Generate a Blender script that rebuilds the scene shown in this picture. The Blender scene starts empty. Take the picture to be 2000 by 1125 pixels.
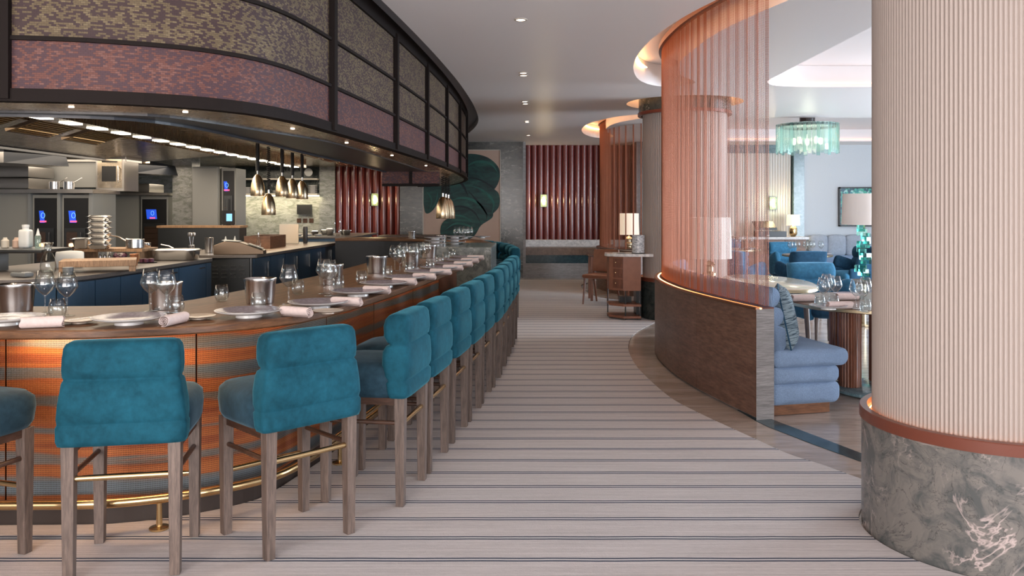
import bpy, bmesh, math, random
import numpy as np
from mathutils import Vector, Matrix
C = bpy.context.scene.collection
PI = math.pi
random.seed(4)
R = math.radians

# ---------------------------------------------------------------- camera, world, light
H = 1.5          # eye height; the picture's eye line is row 409, focal length 1600 px
F = 1600.0
cam = bpy.data.objects.new('camera', bpy.data.cameras.new('camera'))
C.objects.link(cam)
cam.location = (0, 0, H); cam.rotation_euler = (PI/2, 0, 0)
cam.data.sensor_width = 36; cam.data.lens = 36*F/2000
cam.data.shift_y = -(562.5-409)/2000
cam.data.clip_start = .05
bpy.context.scene.camera = cam
vs = bpy.context.scene.view_settings
vs.view_transform = 'Standard'; vs.look = 'None'; vs.gamma = 1; vs.use_curve_mapping = False
vs.exposure = 0.32
cy = bpy.context.scene.cycles
cy.max_bounces = 9; cy.diffuse_bounces = 4; cy.glossy_bounces = 4; cy.transmission_bounces = 8
cy.transparent_max_bounces = 12; cy.sample_clamp_indirect = 4; cy.caustics_reflective = False; cy.caustics_refractive = False
w = bpy.data.worlds.new('sky'); bpy.context.scene.world = w; w.use_nodes = True
w.node_tree.nodes['Background'].inputs[0].default_value = (.72, .84, 1, 1)
w.node_tree.nodes['Background'].inputs[1].default_value = 1.2

def light(name, typ, loc, power, col=(1, 1, 1), size=1, sy=None, rot=(0, 0, 0), spot=None, spread=None, blend=.6):
    l = bpy.data.lights.new(name, typ); l.energy = power; l.color = col
    if typ == 'AREA':
        l.size = size
        if sy: l.shape = 'RECTANGLE'; l.size_y = sy
        if spread: l.spread = spread
    elif typ == 'SPOT':
        l.spot_size = spot; l.spot_blend = blend; l.shadow_soft_size = size
    else:
        l.shadow_soft_size = size
    o = bpy.data.objects.new(name, l); C.objects.link(o); o.location = loc; o.rotation_euler = rot
    return o
# daylight through the dining room's window wall on the right; added fill lamps behind the viewer
light('window_and_fill_light', 'AREA', (9.8, 10.0, 1.75), 2500, (.72, .86, 1), 13, 2.3, (0, R(90), 0))
light('window_and_fill_light', 'AREA', (5.0, -3.3, 1.7), 220, (.85, .9, 1), 7, 2.4, (R(90), 0, R(25)))  # added fill from behind the viewer; the rear wall has no window
light('window_and_fill_light', 'AREA', (-2.5, -3.6, 1.8), 290, (1, .93, .9), 6, 2.4, (R(90), 0, 0))  # second added fill lamp behind the viewer, slightly warm
light('ceiling_fill_light', 'AREA', (9.6, 8.5, .7), 520, (.95, .95, 1), 12, 1.0, (0, R(125), 0))  # added low lamp tilted up to brighten the ceiling
light('ceiling_fill_light', 'AREA', (1.0, -3.9, .9), 240, (1, .93, .90), 9, 1.2, (R(122), 0, 0))  # added rear lamp, also tilted up to lift the ceiling
light('kitchen_light', 'AREA', (-5.0, 17.2, 2.40), 45, (1, .86, .66), 2.4, 1.0)  # added to brighten the dark far end of the kitchen
light('kitchen_light', 'AREA', (-4.6, 9.5, 2.30), 120, (1, .84, .64), 1.2, 10)
light('kitchen_light', 'AREA', (-6.6, 12.0, 2.29), 90, (1, .84, .66), 1.4, 6)
WARM = (1, .72, .45); ORANGE = (1, .50, .22)

# ---------------------------------------------------------------- helpers
def at(x, y, z):
    """the point at height z seen at picture position x, y"""
    D = F*(H-z)/(y-409.0)
    return Vector(((x-1000)/F*D, D, z))
def pd(x, y, D):
    return Vector(((x-1000)/F*D, D, H-(y-409)*D/F))

def catmull(pts, n=8, closed=False):
    P = [np.array(p, float) for p in pts]; out = []
    m = len(P); rng = range(m if closed else m-1)
    for i in rng:
        if closed: a, b, c, d = P[i-1], P[i], P[(i+1) % m], P[(i+2) % m]
        else:
            b, c = P[i], P[i+1]; a = P[i-1] if i else 2*b-c; d = P[i+2] if i+2 < m else 2*c-b
        for k in range(n):
            t = k/n
            out.append(.5*((2*b)+(c-a)*t+(2*a-5*b+4*c-d)*t*t+(3*b-a-3*c+d)*t**3))
    if not closed: out.append(P[-1])
    return [tuple(float(v) for v in q) for q in out]
def resample(path, step):
    P = np.array(path, float); s = np.r_[0, np.cumsum(np.hypot(*np.diff(P, axis=0).T))]
    n = max(2, int(round(s[-1]/step))+1); t = np.linspace(0, s[-1], n)
    return [tuple(q) for q in np.c_[np.interp(t, s, P[:, 0]), np.interp(t, s, P[:, 1])]]
def plen(path):
    P = np.array(path); return float(np.hypot(*np.diff(P, axis=0).T).sum())
def along(path, s):
    P = np.array(path, float); L = np.r_[0, np.cumsum(np.hypot(*np.diff(P, axis=0).T))]
    p = np.array([np.interp(s, L, P[:, 0]), np.interp(s, L, P[:, 1])])
    q = np.array([np.interp(s+.05, L, P[:, 0]), np.interp(s+.05, L, P[:, 1])]); r = np.array([np.interp(s-.05, L, P[:, 0]), np.interp(s-.05, L, P[:, 1])])
    t = (q-r)/max(1e-9, np.hypot(*(q-r)))
    return p, t, np.array([-t[1], t[0]])
def offset(path, d):
    P = np.array(path, float); T = np.gradient(P, axis=0); T /= np.hypot(T[:, 0], T[:, 1])[:, None]
    N = np.c_[-T[:, 1], T[:, 0]]
    return [tuple(q) for q in P+N*d]

class MB:
    def __init__(s): s.v = []; s.f = []; s.uv = {}
    def add(s, vs, fs, uvs=None):
        b = len(s.v); s.v += [tuple(map(float, q)) for q in vs]
        for i, f in enumerate(fs):
            if uvs: s.uv[len(s.f)] = uvs[i]
            s.f.append(tuple(b+j for j in f))
        return s
    def box(s, c, d, rz=0, M=None):
        x, y, z = [k/2 for k in d]
        v = [(i*x, j*y, k*z) for k in (-1, 1) for j in (-1, 1) for i in (-1, 1)]
        m = Matrix.Translation(Vector(c)) @ (M if M is not None else Matrix.Rotation(rz, 4, 'Z'))
        return s.add([m @ Vector(q) for q in v], [(0, 2, 3, 1), (4, 5, 7, 6), (0, 1, 5, 4), (2, 6, 7, 3), (0, 4, 6, 2), (1, 3, 7, 5)])
    def bx(s, x0, x1, y0, y1, z0, z1): return s.box(((x0+x1)/2, (y0+y1)/2, (z0+z1)/2), (abs(x1-x0), abs(y1-y0), abs(z1-z0)))
    def lathe(s, prof, c=(0, 0, 0), n=28, cap=True, sx=1, sy=1, M=None):
        vs = [(c[0]+r*math.cos(a)*sx, c[1]+r*math.sin(a)*sy, c[2]+z) for r, z in prof for a in [2*PI*i/n for i in range(n)]]
        if M is not None: vs = [M @ Vector(q) for q in vs]
        fs = [(k*n+i, k*n+(i+1) % n, (k+1)*n+(i+1) % n, (k+1)*n+i) for k in range(len(prof)-1) for i in range(n)]
        if cap: fs += [tuple(range(n))[::-1], tuple((len(prof)-1)*n+i for i in range(n))]
        return s.add(vs, fs)
    def prism(s, poly, z0, z1):
        n = len(poly)
        return s.add([(p[0], p[1], z0) for p in poly]+[(p[0], p[1], z1) for p in poly],
                     [tuple(range(n))[::-1], tuple(range(n, 2*n))]+[(i, (i+1) % n, n+(i+1) % n, n+i) for i in range(n)])
    def band(s, a, b, z0, z1, ends=True):
        """solid between two plan paths with the same number of points"""
        n = len(a); assert len(b) == n; wd_ = math.dist(a[n//2], b[n//2])
        v = [(p[0], p[1], z) for z in (z0, z1) for q in (a, b) for p in q]; f = []
        L = [0]
        for i in range(n-1): L.append(L[-1]+math.dist(a[i], a[i+1]))
        uv = []
        for i in range(n-1):
            for q in ((i, n+i, n+i+1, i+1), (2*n+i, 2*n+i+1, 3*n+i+1, 3*n+i), (i, i+1, 2*n+i+1, 2*n+i), (n+i, 3*n+i, 3*n+i+1, n+i+1)):
                f.append(q); uv.append([(L[k % n], (z0 if k < 2*n else z1)+(wd_ if (k//n) % 2 else 0)) for k in q])
        if ends:
            for q in ((0, 2*n, 3*n, n), (n-1, 2*n-1, 4*n-1, 3*n-1)): f.append(q); uv.append([(0, z0)]*4)
        return s.add(v, f, uv)
    def wall(s, path, z0, z1):
        n = len(path); L = [0]
        for i in range(n-1): L.append(L[-1]+math.dist(path[i], path[i+1]))
        return s.add([(p[0], p[1], z0) for p in path]+[(p[0], p[1], z1) for p in path],
                     [(i, i+1, n+i+1, n+i) for i in range(n-1)],
                     [[(L[i], z0), (L[i+1], z0), (L[i+1], z1), (L[i], z1)] for i in range(n-1)])
    def tube(s, pts, r, n=8, cap=True):
        P = [Vector(p) for p in pts]; m = len(P); rr = r if isinstance(r, (list, tuple)) else [r]*m
        vs = []; up = None
        for i in range(m):
            t = (P[min(i+1, m-1)]-P[max(i-1, 0)]).normalized()
            if up is None: up = Vector((0, 0, 1)) if abs(t.z) < .9 else Vector((1, 0, 0))
            a = t.cross(up).normalized(); b = a.cross(t).normalized(); up = b
            vs += [P[i]+(a*math.cos(2*PI*k/n)+b*math.sin(2*PI*k/n))*rr[i] for k in range(n)]
        fs = [(i*n+k, i*n+(k+1) % n, (i+1)*n+(k+1) % n, (i+1)*n+k) for i in range(m-1) for k in range(n)]
        if cap: fs += [tuple(range(n))[::-1], tuple((m-1)*n+k for k in range(n))]
        return s.add(vs, fs)
    def loft(s, rings, n=32, e=4, M=None):
        """rounded-rectangle rings (cx, cy, z, half width, half depth)"""
        vs = []
        for (cx, cy_, z, a, b) in rings:
            for k in range(n):
                t = 2*PI*(k+.5)/n; c_, s_ = math.cos(t), math.sin(t)
                q = (abs(c_)**e+abs(s_)**e)**(-1/e)
                vs.append((cx+a*c_*q, cy_+b*s_*q, z))
        if M is not None: vs = [M @ Vector(q) for q in vs]
        m = len(rings)
        fs = [(i*n+k, i*n+(k+1) % n, (i+1)*n+(k+1) % n, (i+1)*n+k) for i in range(m-1) for k in range(n)]
        fs += [tuple(range(n))[::-1], tuple((m-1)*n+k for k in range(n))]
        return s.add(vs, fs)
    def rbox(s, c, d, r, n=8, puff=0, M=None, rz=0):
        """rounded, optionally puffed box"""
        hx, hy, hz = [k/2 for k in d]; bm = bmesh.new()
        bmesh.ops.create_cube(bm, size=2)
        bmesh.ops.subdivide_edges(bm, edges=bm.edges[:], cuts=n-1, use_grid_fill=True)
        m = Matrix.Translation(Vector(c)) @ (M if M is not None else Matrix.Rotation(rz, 4, 'Z'))
        vs = []; rr = min(r, hx, hy, hz)
        # concentrate the grid towards the edges
        g = lambda t: math.copysign(1-(1-abs(t))**1.6, t)
        for v in bm.verts:
            x, y, z = g(v.co.x), g(v.co.y), g(v.co.z)
            p = Vector((x*hx, y*hy, z*hz))
            q = Vector((max(-hx+rr, min(hx-rr, p.x)), max(-hy+rr, min(hy-rr, p.y)), max(-hz+rr, min(hz-rr, p.z))))
            dd = p-q
            if dd.length > 1e-9: p = q+dd.normalized()*rr
            if puff:
                k = (1-x*x)*(1-y*y) if abs(z) > .5 else 0
                p.z += math.copysign(puff*k, z) if abs(v.co.z) > .999 else 0
                k = (1-x*x)*(1-z*z); p.y += math.copysign(puff*.6*k, y) if abs(v.co.y) > .999 else 0
                k = (1-y*y)*(1-z*z); p.x += math.copysign(puff*.6*k, x) if abs(v.co.x) > .999 else 0
            vs.append(m @ p)
        fs = [tuple(v.index for v in f.verts) for f in bm.faces]; bm.free()
        return s.add(vs, fs)
    def build(s, name, mat, parent=None, smooth=False, bevel=0, seg=2, world=True, solid=0):
        me = bpy.data.meshes.new(name); me.from_pydata(s.v, [], s.f)
        if s.uv:
            ul = me.uv_layers.new(name='UVMap'); k = 0
            for i, f in enumerate(s.f):
                u = s.uv.get(i)
                for j in range(len(f)):
                    ul.data[k].uv = u[j] if u else (0, 0); k += 1
        me.materials.append(M[mat] if isinstance(mat, str) else mat)
        bm = bmesh.new(); bm.from_mesh(me); bmesh.ops.recalc_face_normals(bm, faces=bm.faces[:]); bm.to_mesh(me); bm.free()
        if smooth:
            me.polygons.foreach_set('use_smooth', [True]*len(me.polygons))
            if smooth != 'all': me.set_sharp_from_angle(angle=R(38))
        o = bpy.data.objects.new(name, me); C.objects.link(o)
        if parent is not None: o.parent = parent
        if bevel:
            b = o.modifiers.new('edge', 'BEVEL'); b.width = bevel; b.segments = seg; b.limit_method = 'ANGLE'; b.angle_limit = R(40)
            b.harden_normals = False
        return o
def empty(name, loc=(0, 0, 0), rz=0):
    o = bpy.data.objects.new(name, None); C.objects.link(o); o.location = loc; o.rotation_euler = (0, 0, rz); o.empty_display_size = .1
    return o
def tag(o, label, cat, group=None, kind=None):
    if label: o['label'] = label
    if cat: o['category'] = cat
    if group: o['group'] = group
    if kind: o['kind'] = kind
    return o
def struct(o, label=None, cat=None):
    o['kind'] = 'structure'
    if label: o['label'] = label
    if cat: o['category'] = cat
    return o
def dup(root, loc=None, rz=None, label=None, group=None):
    r = root.copy(); C.objects.link(r)
    if loc is not None: r.location = loc
    if rz is not None: r.rotation_euler = (0, 0, rz)
    if label: r['label'] = label
    if group: r['group'] = group
    for ch in list(root.children):
        c = ch.copy(); C.objects.link(c); c.parent = r
        for g in ch.children:
            d = g.copy(); C.objects.link(d); d.parent = c
    return r
ORD = 'first second third fourth fifth sixth seventh eighth ninth tenth eleventh twelfth thirteenth fourteenth fifteenth sixteenth seventeenth eighteenth'.split()

# ---------------------------------------------------------------- materials
M = {}
class NT:
    def __init__(s, name):
        s.m = bpy.data.materials.new(name); s.m.use_nodes = True; s.t = s.m.node_tree; s.b = s.t.nodes['Principled BSDF']; M[name] = s.m
    def n(s, typ, **k):
        q = s.t.nodes.new(typ)
        for a, v in k.items():
            if a.startswith('i_'): q.inputs[a[2:].replace('_', ' ')].default_value = v
            elif a.startswith('k'): q.inputs[int(a[1:])].default_value = v
            else: setattr(q, a, v)
        return q
    def l(s, a, b): s.t.links.new(a, b)
    def set(s, **k):
        for a, v in k.items(): s.b.inputs[a.replace('_', ' ')].default_value = v
        return s
    def ramp(s, fac, stops, interp='LINEAR'):
        r = s.n('ShaderNodeValToRGB'); r.color_ramp.interpolation = interp
        while len(r.color_ramp.elements) < len(stops): r.color_ramp.elements.new(.5)
        for e, (p, c) in zip(r.color_ramp.elements, stops): e.position = p; e.color = (*c, 1)
        s.l(fac, r.inputs[0]); return r.outputs[0]
    def mix(s, fac, a, b, bt='MIX'):
        q = s.n('ShaderNodeMix', data_type='RGBA', blend_type=bt)
        for sock, val in ((q.inputs[0], fac), (q.inputs[6], a), (q.inputs[7], b)):
            if hasattr(val, 'is_output'): s.l(val, sock)
            elif isinstance(val, (int, float)): sock.default_value = val
            else: sock.default_value = (*val, 1)
        return q.outputs[2]
    def math(s, op, a, b=0, c=None):
        q = s.n('ShaderNodeMath', operation=op)
        for i, val in enumerate((a, b) if c is None else (a, b, c)):
            if hasattr(val, 'is_output'): s.l(val, q.inputs[i])
            else: q.inputs[i].default_value = val
        return q.outputs[0]
    def coord(s, kind='Object', scale=(1, 1, 1), rot=(0, 0, 0)):
        tc = s.n('ShaderNodeTexCoord'); mp = s.n('ShaderNodeMapping'); mp.inputs['Scale'].default_value = scale; mp.inputs['Rotation'].default_value = rot
        s.l(tc.outputs[kind], mp.inputs[0]); return mp.outputs[0]
    def noise(s, v, sc, det=4, rough=.55, dist=0):
        q = s.n('ShaderNodeTexNoise'); q.inputs['Scale'].default_value = sc; q.inputs['Detail'].default_value = det
        q.inputs['Roughness'].default_value = rough; q.inputs['Distortion'].default_value = dist; s.l(v, q.inputs['Vector']); return q.outputs['Fac']
    def bump(s, h, st=.3, d=.01):
        q = s.n('ShaderNodeBump'); q.inputs['Strength'].default_value = st; q.inputs['Distance'].default_value = d; s.l(h, q.inputs['Height'])
        s.l(q.outputs[0], s.b.inputs['Normal'])
    def col(s, c): s.l(c, s.b.inputs['Base Color'])

def plain(name, col, rough=.5, metal=0, noise=0, nscale=20, bump=0, **kw):
    t = NT(name); t.set(Base_Color=(*col, 1), Roughness=rough, Metallic=metal, **kw)
    if noise or bump:
        v = t.coord('Object'); f = t.noise(v, nscale)
        if noise:
            t.col(t.ramp(f, [(.3, tuple(c*(1-noise) for c in col)), (.7, tuple(min(1, c*(1+noise)) for c in col))]))
        if bump: t.bump(f, bump, .004)
    return t
def wood(name, c0, c1, scale=(1, 1, 1), rough=.4, rot=(0, 0, 0), fine=1., kind='Object', bump=.12):
    t = NT(name); v = t.coord(kind, scale, rot); f = t.noise(v, 3, 6, .6, .6); g = t.noise(v, 14*fine, 3, .7)
    c = t.ramp(f, [(.3, c0), (.7, c1)]); d = t.ramp(g, [(.35, (.62, .62, .62)), (.65, (1.12, 1.12, 1.12))])
    t.col(t.mix(1, c, d, 'MULTIPLY')); t.set(Roughness=rough); t.bump(g, bump, .003); return t
def marble(name, base, dark, vein, scale=1, rough=.22, amount=.5, stretch=(1, 1, 1), kind='Object', gw=.45, vw=.016):
    t = NT(name); v = t.coord(kind, tuple(scale*q for q in stretch))
    n1 = t.noise(v, 1.6, 5, .6, .8); n2 = t.noise(v, 5, 6, .65, 1.2)
    c = t.mix(t.ramp(n2, [(.42, (0, 0, 0)), (.62, (1, 1, 1))]), base, dark)
    # veins: thin bands where distorted noise crosses mid value
    va = t.math('ABSOLUTE', t.math('SUBTRACT', t.noise(v, 2.0, 5, .62, 1.0), .5)); m1 = t.ramp(va, [(0, (1, 1, 1)), (vw, (0, 0, 0))])
    vb = t.math('ABSOLUTE', t.math('SUBTRACT', t.noise(v, 4.7, 4, .6, 1.2), .47)); m2 = t.ramp(vb, [(0, (1, 1, 1)), (.012, (0, 0, 0))])
    gate = t.ramp(n1, [(gw, (0, 0, 0)), (gw+.15, (1, 1, 1))])
    c = t.mix(t.math('MULTIPLY', m2, .6), c, tuple(q*.4 for q in dark))
    c = t.mix(t.math('MULTIPLY', t.math('MULTIPLY', m1, gate), amount), c, vein)
    t.col(c); t.set(Roughness=rough); return t
def emis(name, col, st, base=None):
    t = NT(name); t.set(Base_Color=(*(base or col), 1), Emission_Color=(*col, 1), Emission_Strength=st, Roughness=.5); return t
def metal(name, col, rough=.3, brushed=0, ax=(1, 1, 60)):
    t = NT(name); t.set(Base_Color=(*col, 1), Metallic=1, Roughness=rough)
    if brushed:
        v = t.coord('Object', ax); f = t.noise(v, 6, 3, .6)
        r = t.ramp(f, [(.3, (max(.05, rough-brushed),)*3), (.7, (rough+brushed,)*3)]); t.l(r, t.b.inputs['Roughness']); t.bump(f, .06, .002)
    return t
def glass(name, col=(1, 1, 1), rough=0.0, ior=1.45):
    t = NT(name); t.set(Base_Color=(*col, 1), Transmission_Weight=1, Roughness=rough, IOR=ior); return t
def fabric(name, col, sheen=.6, tint=None, nscale=90, var=.18, bump=.4, rough=.9, big=3, edge=None):
    t = NT(name); v = t.coord('Object'); f = t.noise(v, nscale, 3, .6); g = t.noise(v, big, 3, .6, .4)
    a = t.ramp(g, [(.3, tuple(c*(1-var) for c in col)), (.7, tuple(min(1, c*(1+var)) for c in col))])
    b = t.ramp(f, [(.3, (.8, .8, .8)), (.7, (1.15, 1.15, 1.15))]); t.col(t.mix(1, a, b, 'MULTIPLY'))
    t.set(Roughness=rough, Sheen_Weight=sheen, Sheen_Roughness=.35, Sheen_Tint=(*(tint or col), 1), Specular_IOR_Level=.1); t.bump(f, bump, .003); return t

# carpet: fine cross streaks with a pair of navy lines every 23 cm
t = NT('carpet'); g = t.n('ShaderNodeNewGeometry'); sp = t.n('ShaderNodeSeparateXYZ'); t.l(g.outputs['Position'], sp.inputs[0])
cx = t.n('ShaderNodeCombineXYZ'); wob = t.noise(t.coord('Object', (1.2, .3, 1)), 3, 3)
yy = t.math('ADD', sp.outputs[1], t.math('MULTIPLY', t.math('SUBTRACT', wob, .5), .012))
ph = t.math('MODULO', t.math('ADD', yy, 23.02-3.488+.1151), .2302)
dd = t.math('ABSOLUTE', t.math('SUBTRACT', t.math('ABSOLUTE', t.math('SUBTRACT', ph, .1151)), .0125))
line = t.math('LESS_THAN', dd, .0064)
near = t.math('LESS_THAN', t.math('ABSOLUTE', t.math('SUBTRACT', ph, .1151)), .0125)
v1 = t.coord('Object', (.5, 22, 1)); s1 = t.noise(v1, 3, 4, .7); v2 = t.coord('Object', (6, 90, 1)); s2 = t.noise(v2, 4, 3, .7)
base = t.ramp(s1, [(.3, (.39, .35, .335)), (.5, (.475, .43, .415)), (.72, (.57, .52, .505))])
base = t.mix(1, base, t.ramp(s2, [(.3, (.84, .84, .84)), (.7, (1.12, 1.12, 1.12))]), 'MULTIPLY')
base = t.mix(near, base, (.56, .53, .52)); t.col(t.mix(line, base, (.010, .017, .045)))
t.set(Roughness=.95, Specular_IOR_Level=.1, Sheen_Weight=.15); t.bump(t.noise(t.coord('Object'), 160, 2), .5, .004)

# brick-like mosaic of the canopy panels
def mosaic(name, c0, c1, c2, cover=.5):
    t = NT(name); tc = t.n('ShaderNodeTexCoord')
    mp = t.n('ShaderNodeMapping'); t.l(tc.outputs['UV'], mp.inputs[0])
    b = t.n('ShaderNodeTexBrick'); b.offset = .5; b.inputs['Scale'].default_value = 1; b.inputs['Brick Width'].default_value = .021; b.inputs['Row Height'].default_value = .0095
    b.inputs['Mortar Size'].default_value = .0006; b.inputs['Color1'].default_value = (0, 0, 0, 1); b.inputs['Color2'].default_value = (1, 1, 1, 1); b.inputs['Mortar'].default_value = (.5, .5, .5, 1)
    t.l(mp.outputs[0], b.inputs['Vector'])
    rgb = b.outputs['Color']; big = t.noise(mp.outputs[0], 6.5, 5, .65)
    s = t.math('ADD', t.math('MULTIPLY', rgb, .62), t.math('MULTIPLY', big, .8))
    c = t.ramp(s, [(0, c0), (cover, c0), (cover+.02, c1), (.92, c1), (.94, c2)], 'CONSTANT')
    t.col(t.mix(t.math('MULTIPLY', b.outputs['Fac'], .75), c, tuple(q*.4 for q in c0)))
    t.set(Roughness=.62, Specular_IOR_Level=.3); t.bump(s, .35, .004); return t
mosaic('mosaic_gold', (.052, .030, .031), (.130, .096, .054), (.17, .13, .075), .66)
mosaic('mosaic_pink', (.078, .042, .050), (.145, .058, .046), (.18, .085, .07), .68)
# woven bar front: orange and slate bands under a small square weave
t = NT('woven_panel'); tc = t.n('ShaderNodeTexCoord'); sp = t.n('ShaderNodeSeparateXYZ'); t.l(tc.outputs['UV'], sp.inputs[0])
mp = t.n('ShaderNodeMapping'); mp.inputs['Scale'].default_value = (.45, 7.2, 1); t.l(tc.outputs['UV'], mp.inputs[0])
b1 = t.noise(mp.outputs[0], 1.0, 4, .6, .35)
up_ = t.math('MULTIPLY', t.math('MAXIMUM', t.math('SUBTRACT', sp.outputs[1], .80), 0), 1.6)
band = t.math('ADD', t.math('MULTIPLY', t.math('SINE', t.math('ADD', t.math('MULTIPLY', sp.outputs[1], 46), t.math('MULTIPLY', sp.outputs[0], 1.1))), .16), t.math('ADD', b1, up_))
c = t.ramp(band, [(.32, (.13, .16, .18)), (.43, (.20, .16, .13)), (.48, (.40, .105, .024)), (.60, (.47, .145, .034)), (.7, (.33, .08, .02))])
gx = t.math('SINE', t.math('MULTIPLY', sp.outputs[0], 2*PI/.0075)); gz = t.math('SINE', t.math('MULTIPLY', sp.outputs[1], 2*PI/.0095))
gr = t.math('MAXIMUM', gx, gz); t.col(t.mix(1, c, t.ramp(gr, [(.0, (.35, .32, .3)), (.75, (1, 1, 1))]), 'MULTIPLY')); t.set(Roughness=.6); t.bump(gr, .4, .002)
# stone floor
t = NT('stone_floor'); v = t.coord('Object', (.55, 2.6, 1), (0, 0, R(35))); f = t.noise(v, 1.6, 6, .6, .9); g = t.noise(v, 8, 5, .7, .4)
c = t.ramp(f, [(.25, (.30, .235, .19)), (.5, (.40, .33, .28)), (.75, (.50, .44, .40))])
c = t.mix(1, c, t.ramp(g, [(.35, (.82, .82, .82)), (.65, (1.1, 1.1, 1.1))]), 'MULTIPLY')
t.col(c); t.set(Roughness=.14, Specular_IOR_Level=.5)
t = NT('ceiling_paint'); t.set(Base_Color=(.84, .82, .82, 1), Roughness=.38, Specular_IOR_Level=.35); t.bump(t.noise(t.coord('Object', (.2, 1.6, 1)), 2.2, 2), .1, .02)

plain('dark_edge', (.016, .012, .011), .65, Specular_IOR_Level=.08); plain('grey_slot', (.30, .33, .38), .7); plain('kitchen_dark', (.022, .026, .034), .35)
plain('black', (.012, .012, .013), .35); plain('black_rubber', (.016, .016, .017), .6); plain('white_paint', (.72, .72, .72), .5)
wood('bar_wood', (.080, .034, .016), (.26, .12, .052), (.8, 9, 1), .42, (0, 0, 0), 1.6, 'UV')
wood('leg_wood', (.105, .074, .060), (.175, .128, .106), (7, 7, .7), .5)
wood('dark_wood', (.05, .024, .015), (.10, .048, .03), (1, 1, 6), .35)
wood('red_wood', (.13, .045, .022), (.24, .085, .042), (4, 4, .6), .35)
wood('partition_wood', (.115, .056, .037), (.20, .11, .078), (.8, .8, 5), .42)
wood('grey_wood', (.20, .19, .19), (.34, .325, .32), (.6, .6, 9), .35)
wood('table_wood', (.10, .055, .035), (.19, .11, .07), (2, 2, 2), .3)
wood('block_wood', (.36, .20, .10), (.52, .31, .17), (8, 1.5, 1), .5)
wood('crate_wood', (.09, .045, .028), (.16, .085, .055), (1, 1, 5), .5)
wood('walnut', (.15, .062, .028), (.26, .12, .06), (.6, .6, 4), .4)
marble('grey_marble', (.185, .170, .155), (.085, .09, .088), (.62, .50, .47), 1.5, .25, .75, gw=.42, vw=.017)
marble('green_marble', (.052, .062, .058), (.02, .03, .03), (.40, .40, .38), 1.3, .2, .6)
marble('wall_marble', (.075, .073, .064), (.032, .037, .036), (.42, .40, .36), .9, .22, .95, (1, 1, 3.2))
marble('kitchen_marble', (.34, .34, .325), (.19, .20, .175), (.66, .64, .56), .9, .25, .5, (1, 1, 2.8))
marble('block_marble', (.22, .235, .225), (.12, .135, .135), (.52, .53, .52), 1.6, .2, .5)
marble('teal_marble', (.035, .072, .085), (.02, .045, .055), (.16, .2, .21), 2, .12, .4)
marble('blue_marble', (.15, .24, .27), (.09, .16, .18), (.5, .6, .62), 1.6, .2, .5)
marble('white_marble', (.72, .69, .66), (.50, .48, .47), (.85, .84, .82), 2.4, .25, .4)
metal('brass', (.70, .50, .26), .25); metal('dull_brass', (.50, .42, .28), .35); metal('dark_bronze', (.16, .115, .08), .35)
metal('copper', (.80, .36, .20), .28); metal('steel', (.66, .65, .64), .2); metal('lamp_brass', (.82, .64, .42), .27)
metal('soffit_metal', (.60, .44, .27), .24, .06, (3, 3, 1)); metal('kitchen_steel', (.52, .44, .34), .24, .08, (1, 12, 1)); metal('pan_steel', (.42, .40, .38), .35)
metal('dark_steel', (.10, .105, .11), .4); metal('cup_copper', (.72, .33, .18), .3)
t = NT('chain_copper'); t.set(Base_Color=(.36, .125, .065, 1), Metallic=.7, Roughness=.4)
plain('copper_paint', (.15, .042, .024), .3); plain('lacquer', (.15, .028, .024), .26, Coat_Weight=.4, Coat_Roughness=.08)
plain('column_reed', (.40, .335, .298), .55); plain('cream_reed', (.72, .70, .66), .55); plain('blue_wall', (.70, .745, .78), .8, noise=.03, nscale=60)
plain('blue_cabinet', (.040, .095, .165), .42, noise=.08, nscale=3); plain('side_grey', (.20, .21, .215), .45); plain('appliance_grey', (.27, .27, .255), .42)
plain('counter_stone', (.17, .145, .13), .32, noise=.1, nscale=40); plain('cream_paint', (.55, .50, .43), .6); plain('peach', (.52, .36, .28), .7, noise=.05, nscale=2)
plain('ceramic', (.72, .70, .68), .18); plain('plate_glaze', (.27, .24, .28), .22, noise=.22, nscale=60); plain('small_plate', (.60, .50, .40), .25)
plain('linen', (.68, .56, .53), .9, noise=.06, nscale=60, bump=.3); plain('plastic_white', (.66, .66, .64), .4); plain('paper', (.75, .74, .70), .8)
plain('kitchen_floor', (.06, .055, .05), .5); plain('leather', (.26, .105, .06), .42, noise=.1, nscale=12, bump=.1); plain('kick', (.03, .02, .016), .5)
fabric('velvet_back', (.010, .072, .108), .45, (.12, .42, .52), 30, .3, .25, .8, 5)
fabric('velvet_seat', (.020, .048, .070), .5, (.25, .40, .50), 30, .25, .25, .8, 5)
fabric('boucle_blue', (.21, .30, .445), .4, (.5, .65, .85), 150, .1, .9)
fabric('chair_blue', (.045, .16, .27), .6, (.3, .6, .85), 30, .2, .2)
fabric('chair_navy', (.018, .055, .10), .5, (.2, .45, .65), 30, .2, .2)
t = NT('cushion_stripe'); v = t.coord('Object', (5, 5, 60)); f = t.noise(v, 2, 3, .6, .9); t.col(t.ramp(f, [(.40, (.02, .045, .07)), (.56, (.20, .27, .31))], 'LINEAR')); t.set(Roughness=.9)
t = NT('clear_glass'); tr_ = t.n('ShaderNodeBsdfTransparent'); tr_.inputs[0].default_value = (.95, .97, .97, 1); gl_ = t.n('ShaderNodeBsdfGlossy'); gl_.inputs['Roughness'].default_value = .02
lw_ = t.n('ShaderNodeLayerWeight'); fr2 = t.math('MULTIPLY_ADD', t.math('POWER', lw_.outputs['Facing'], 3.0), .85, .06); mx_ = t.n('ShaderNodeMixShader'); t.l(fr2, mx_.inputs[0]); t.l(tr_.outputs[0], mx_.inputs[1]); t.l(gl_.outputs[0], mx_.inputs[2])
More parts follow.
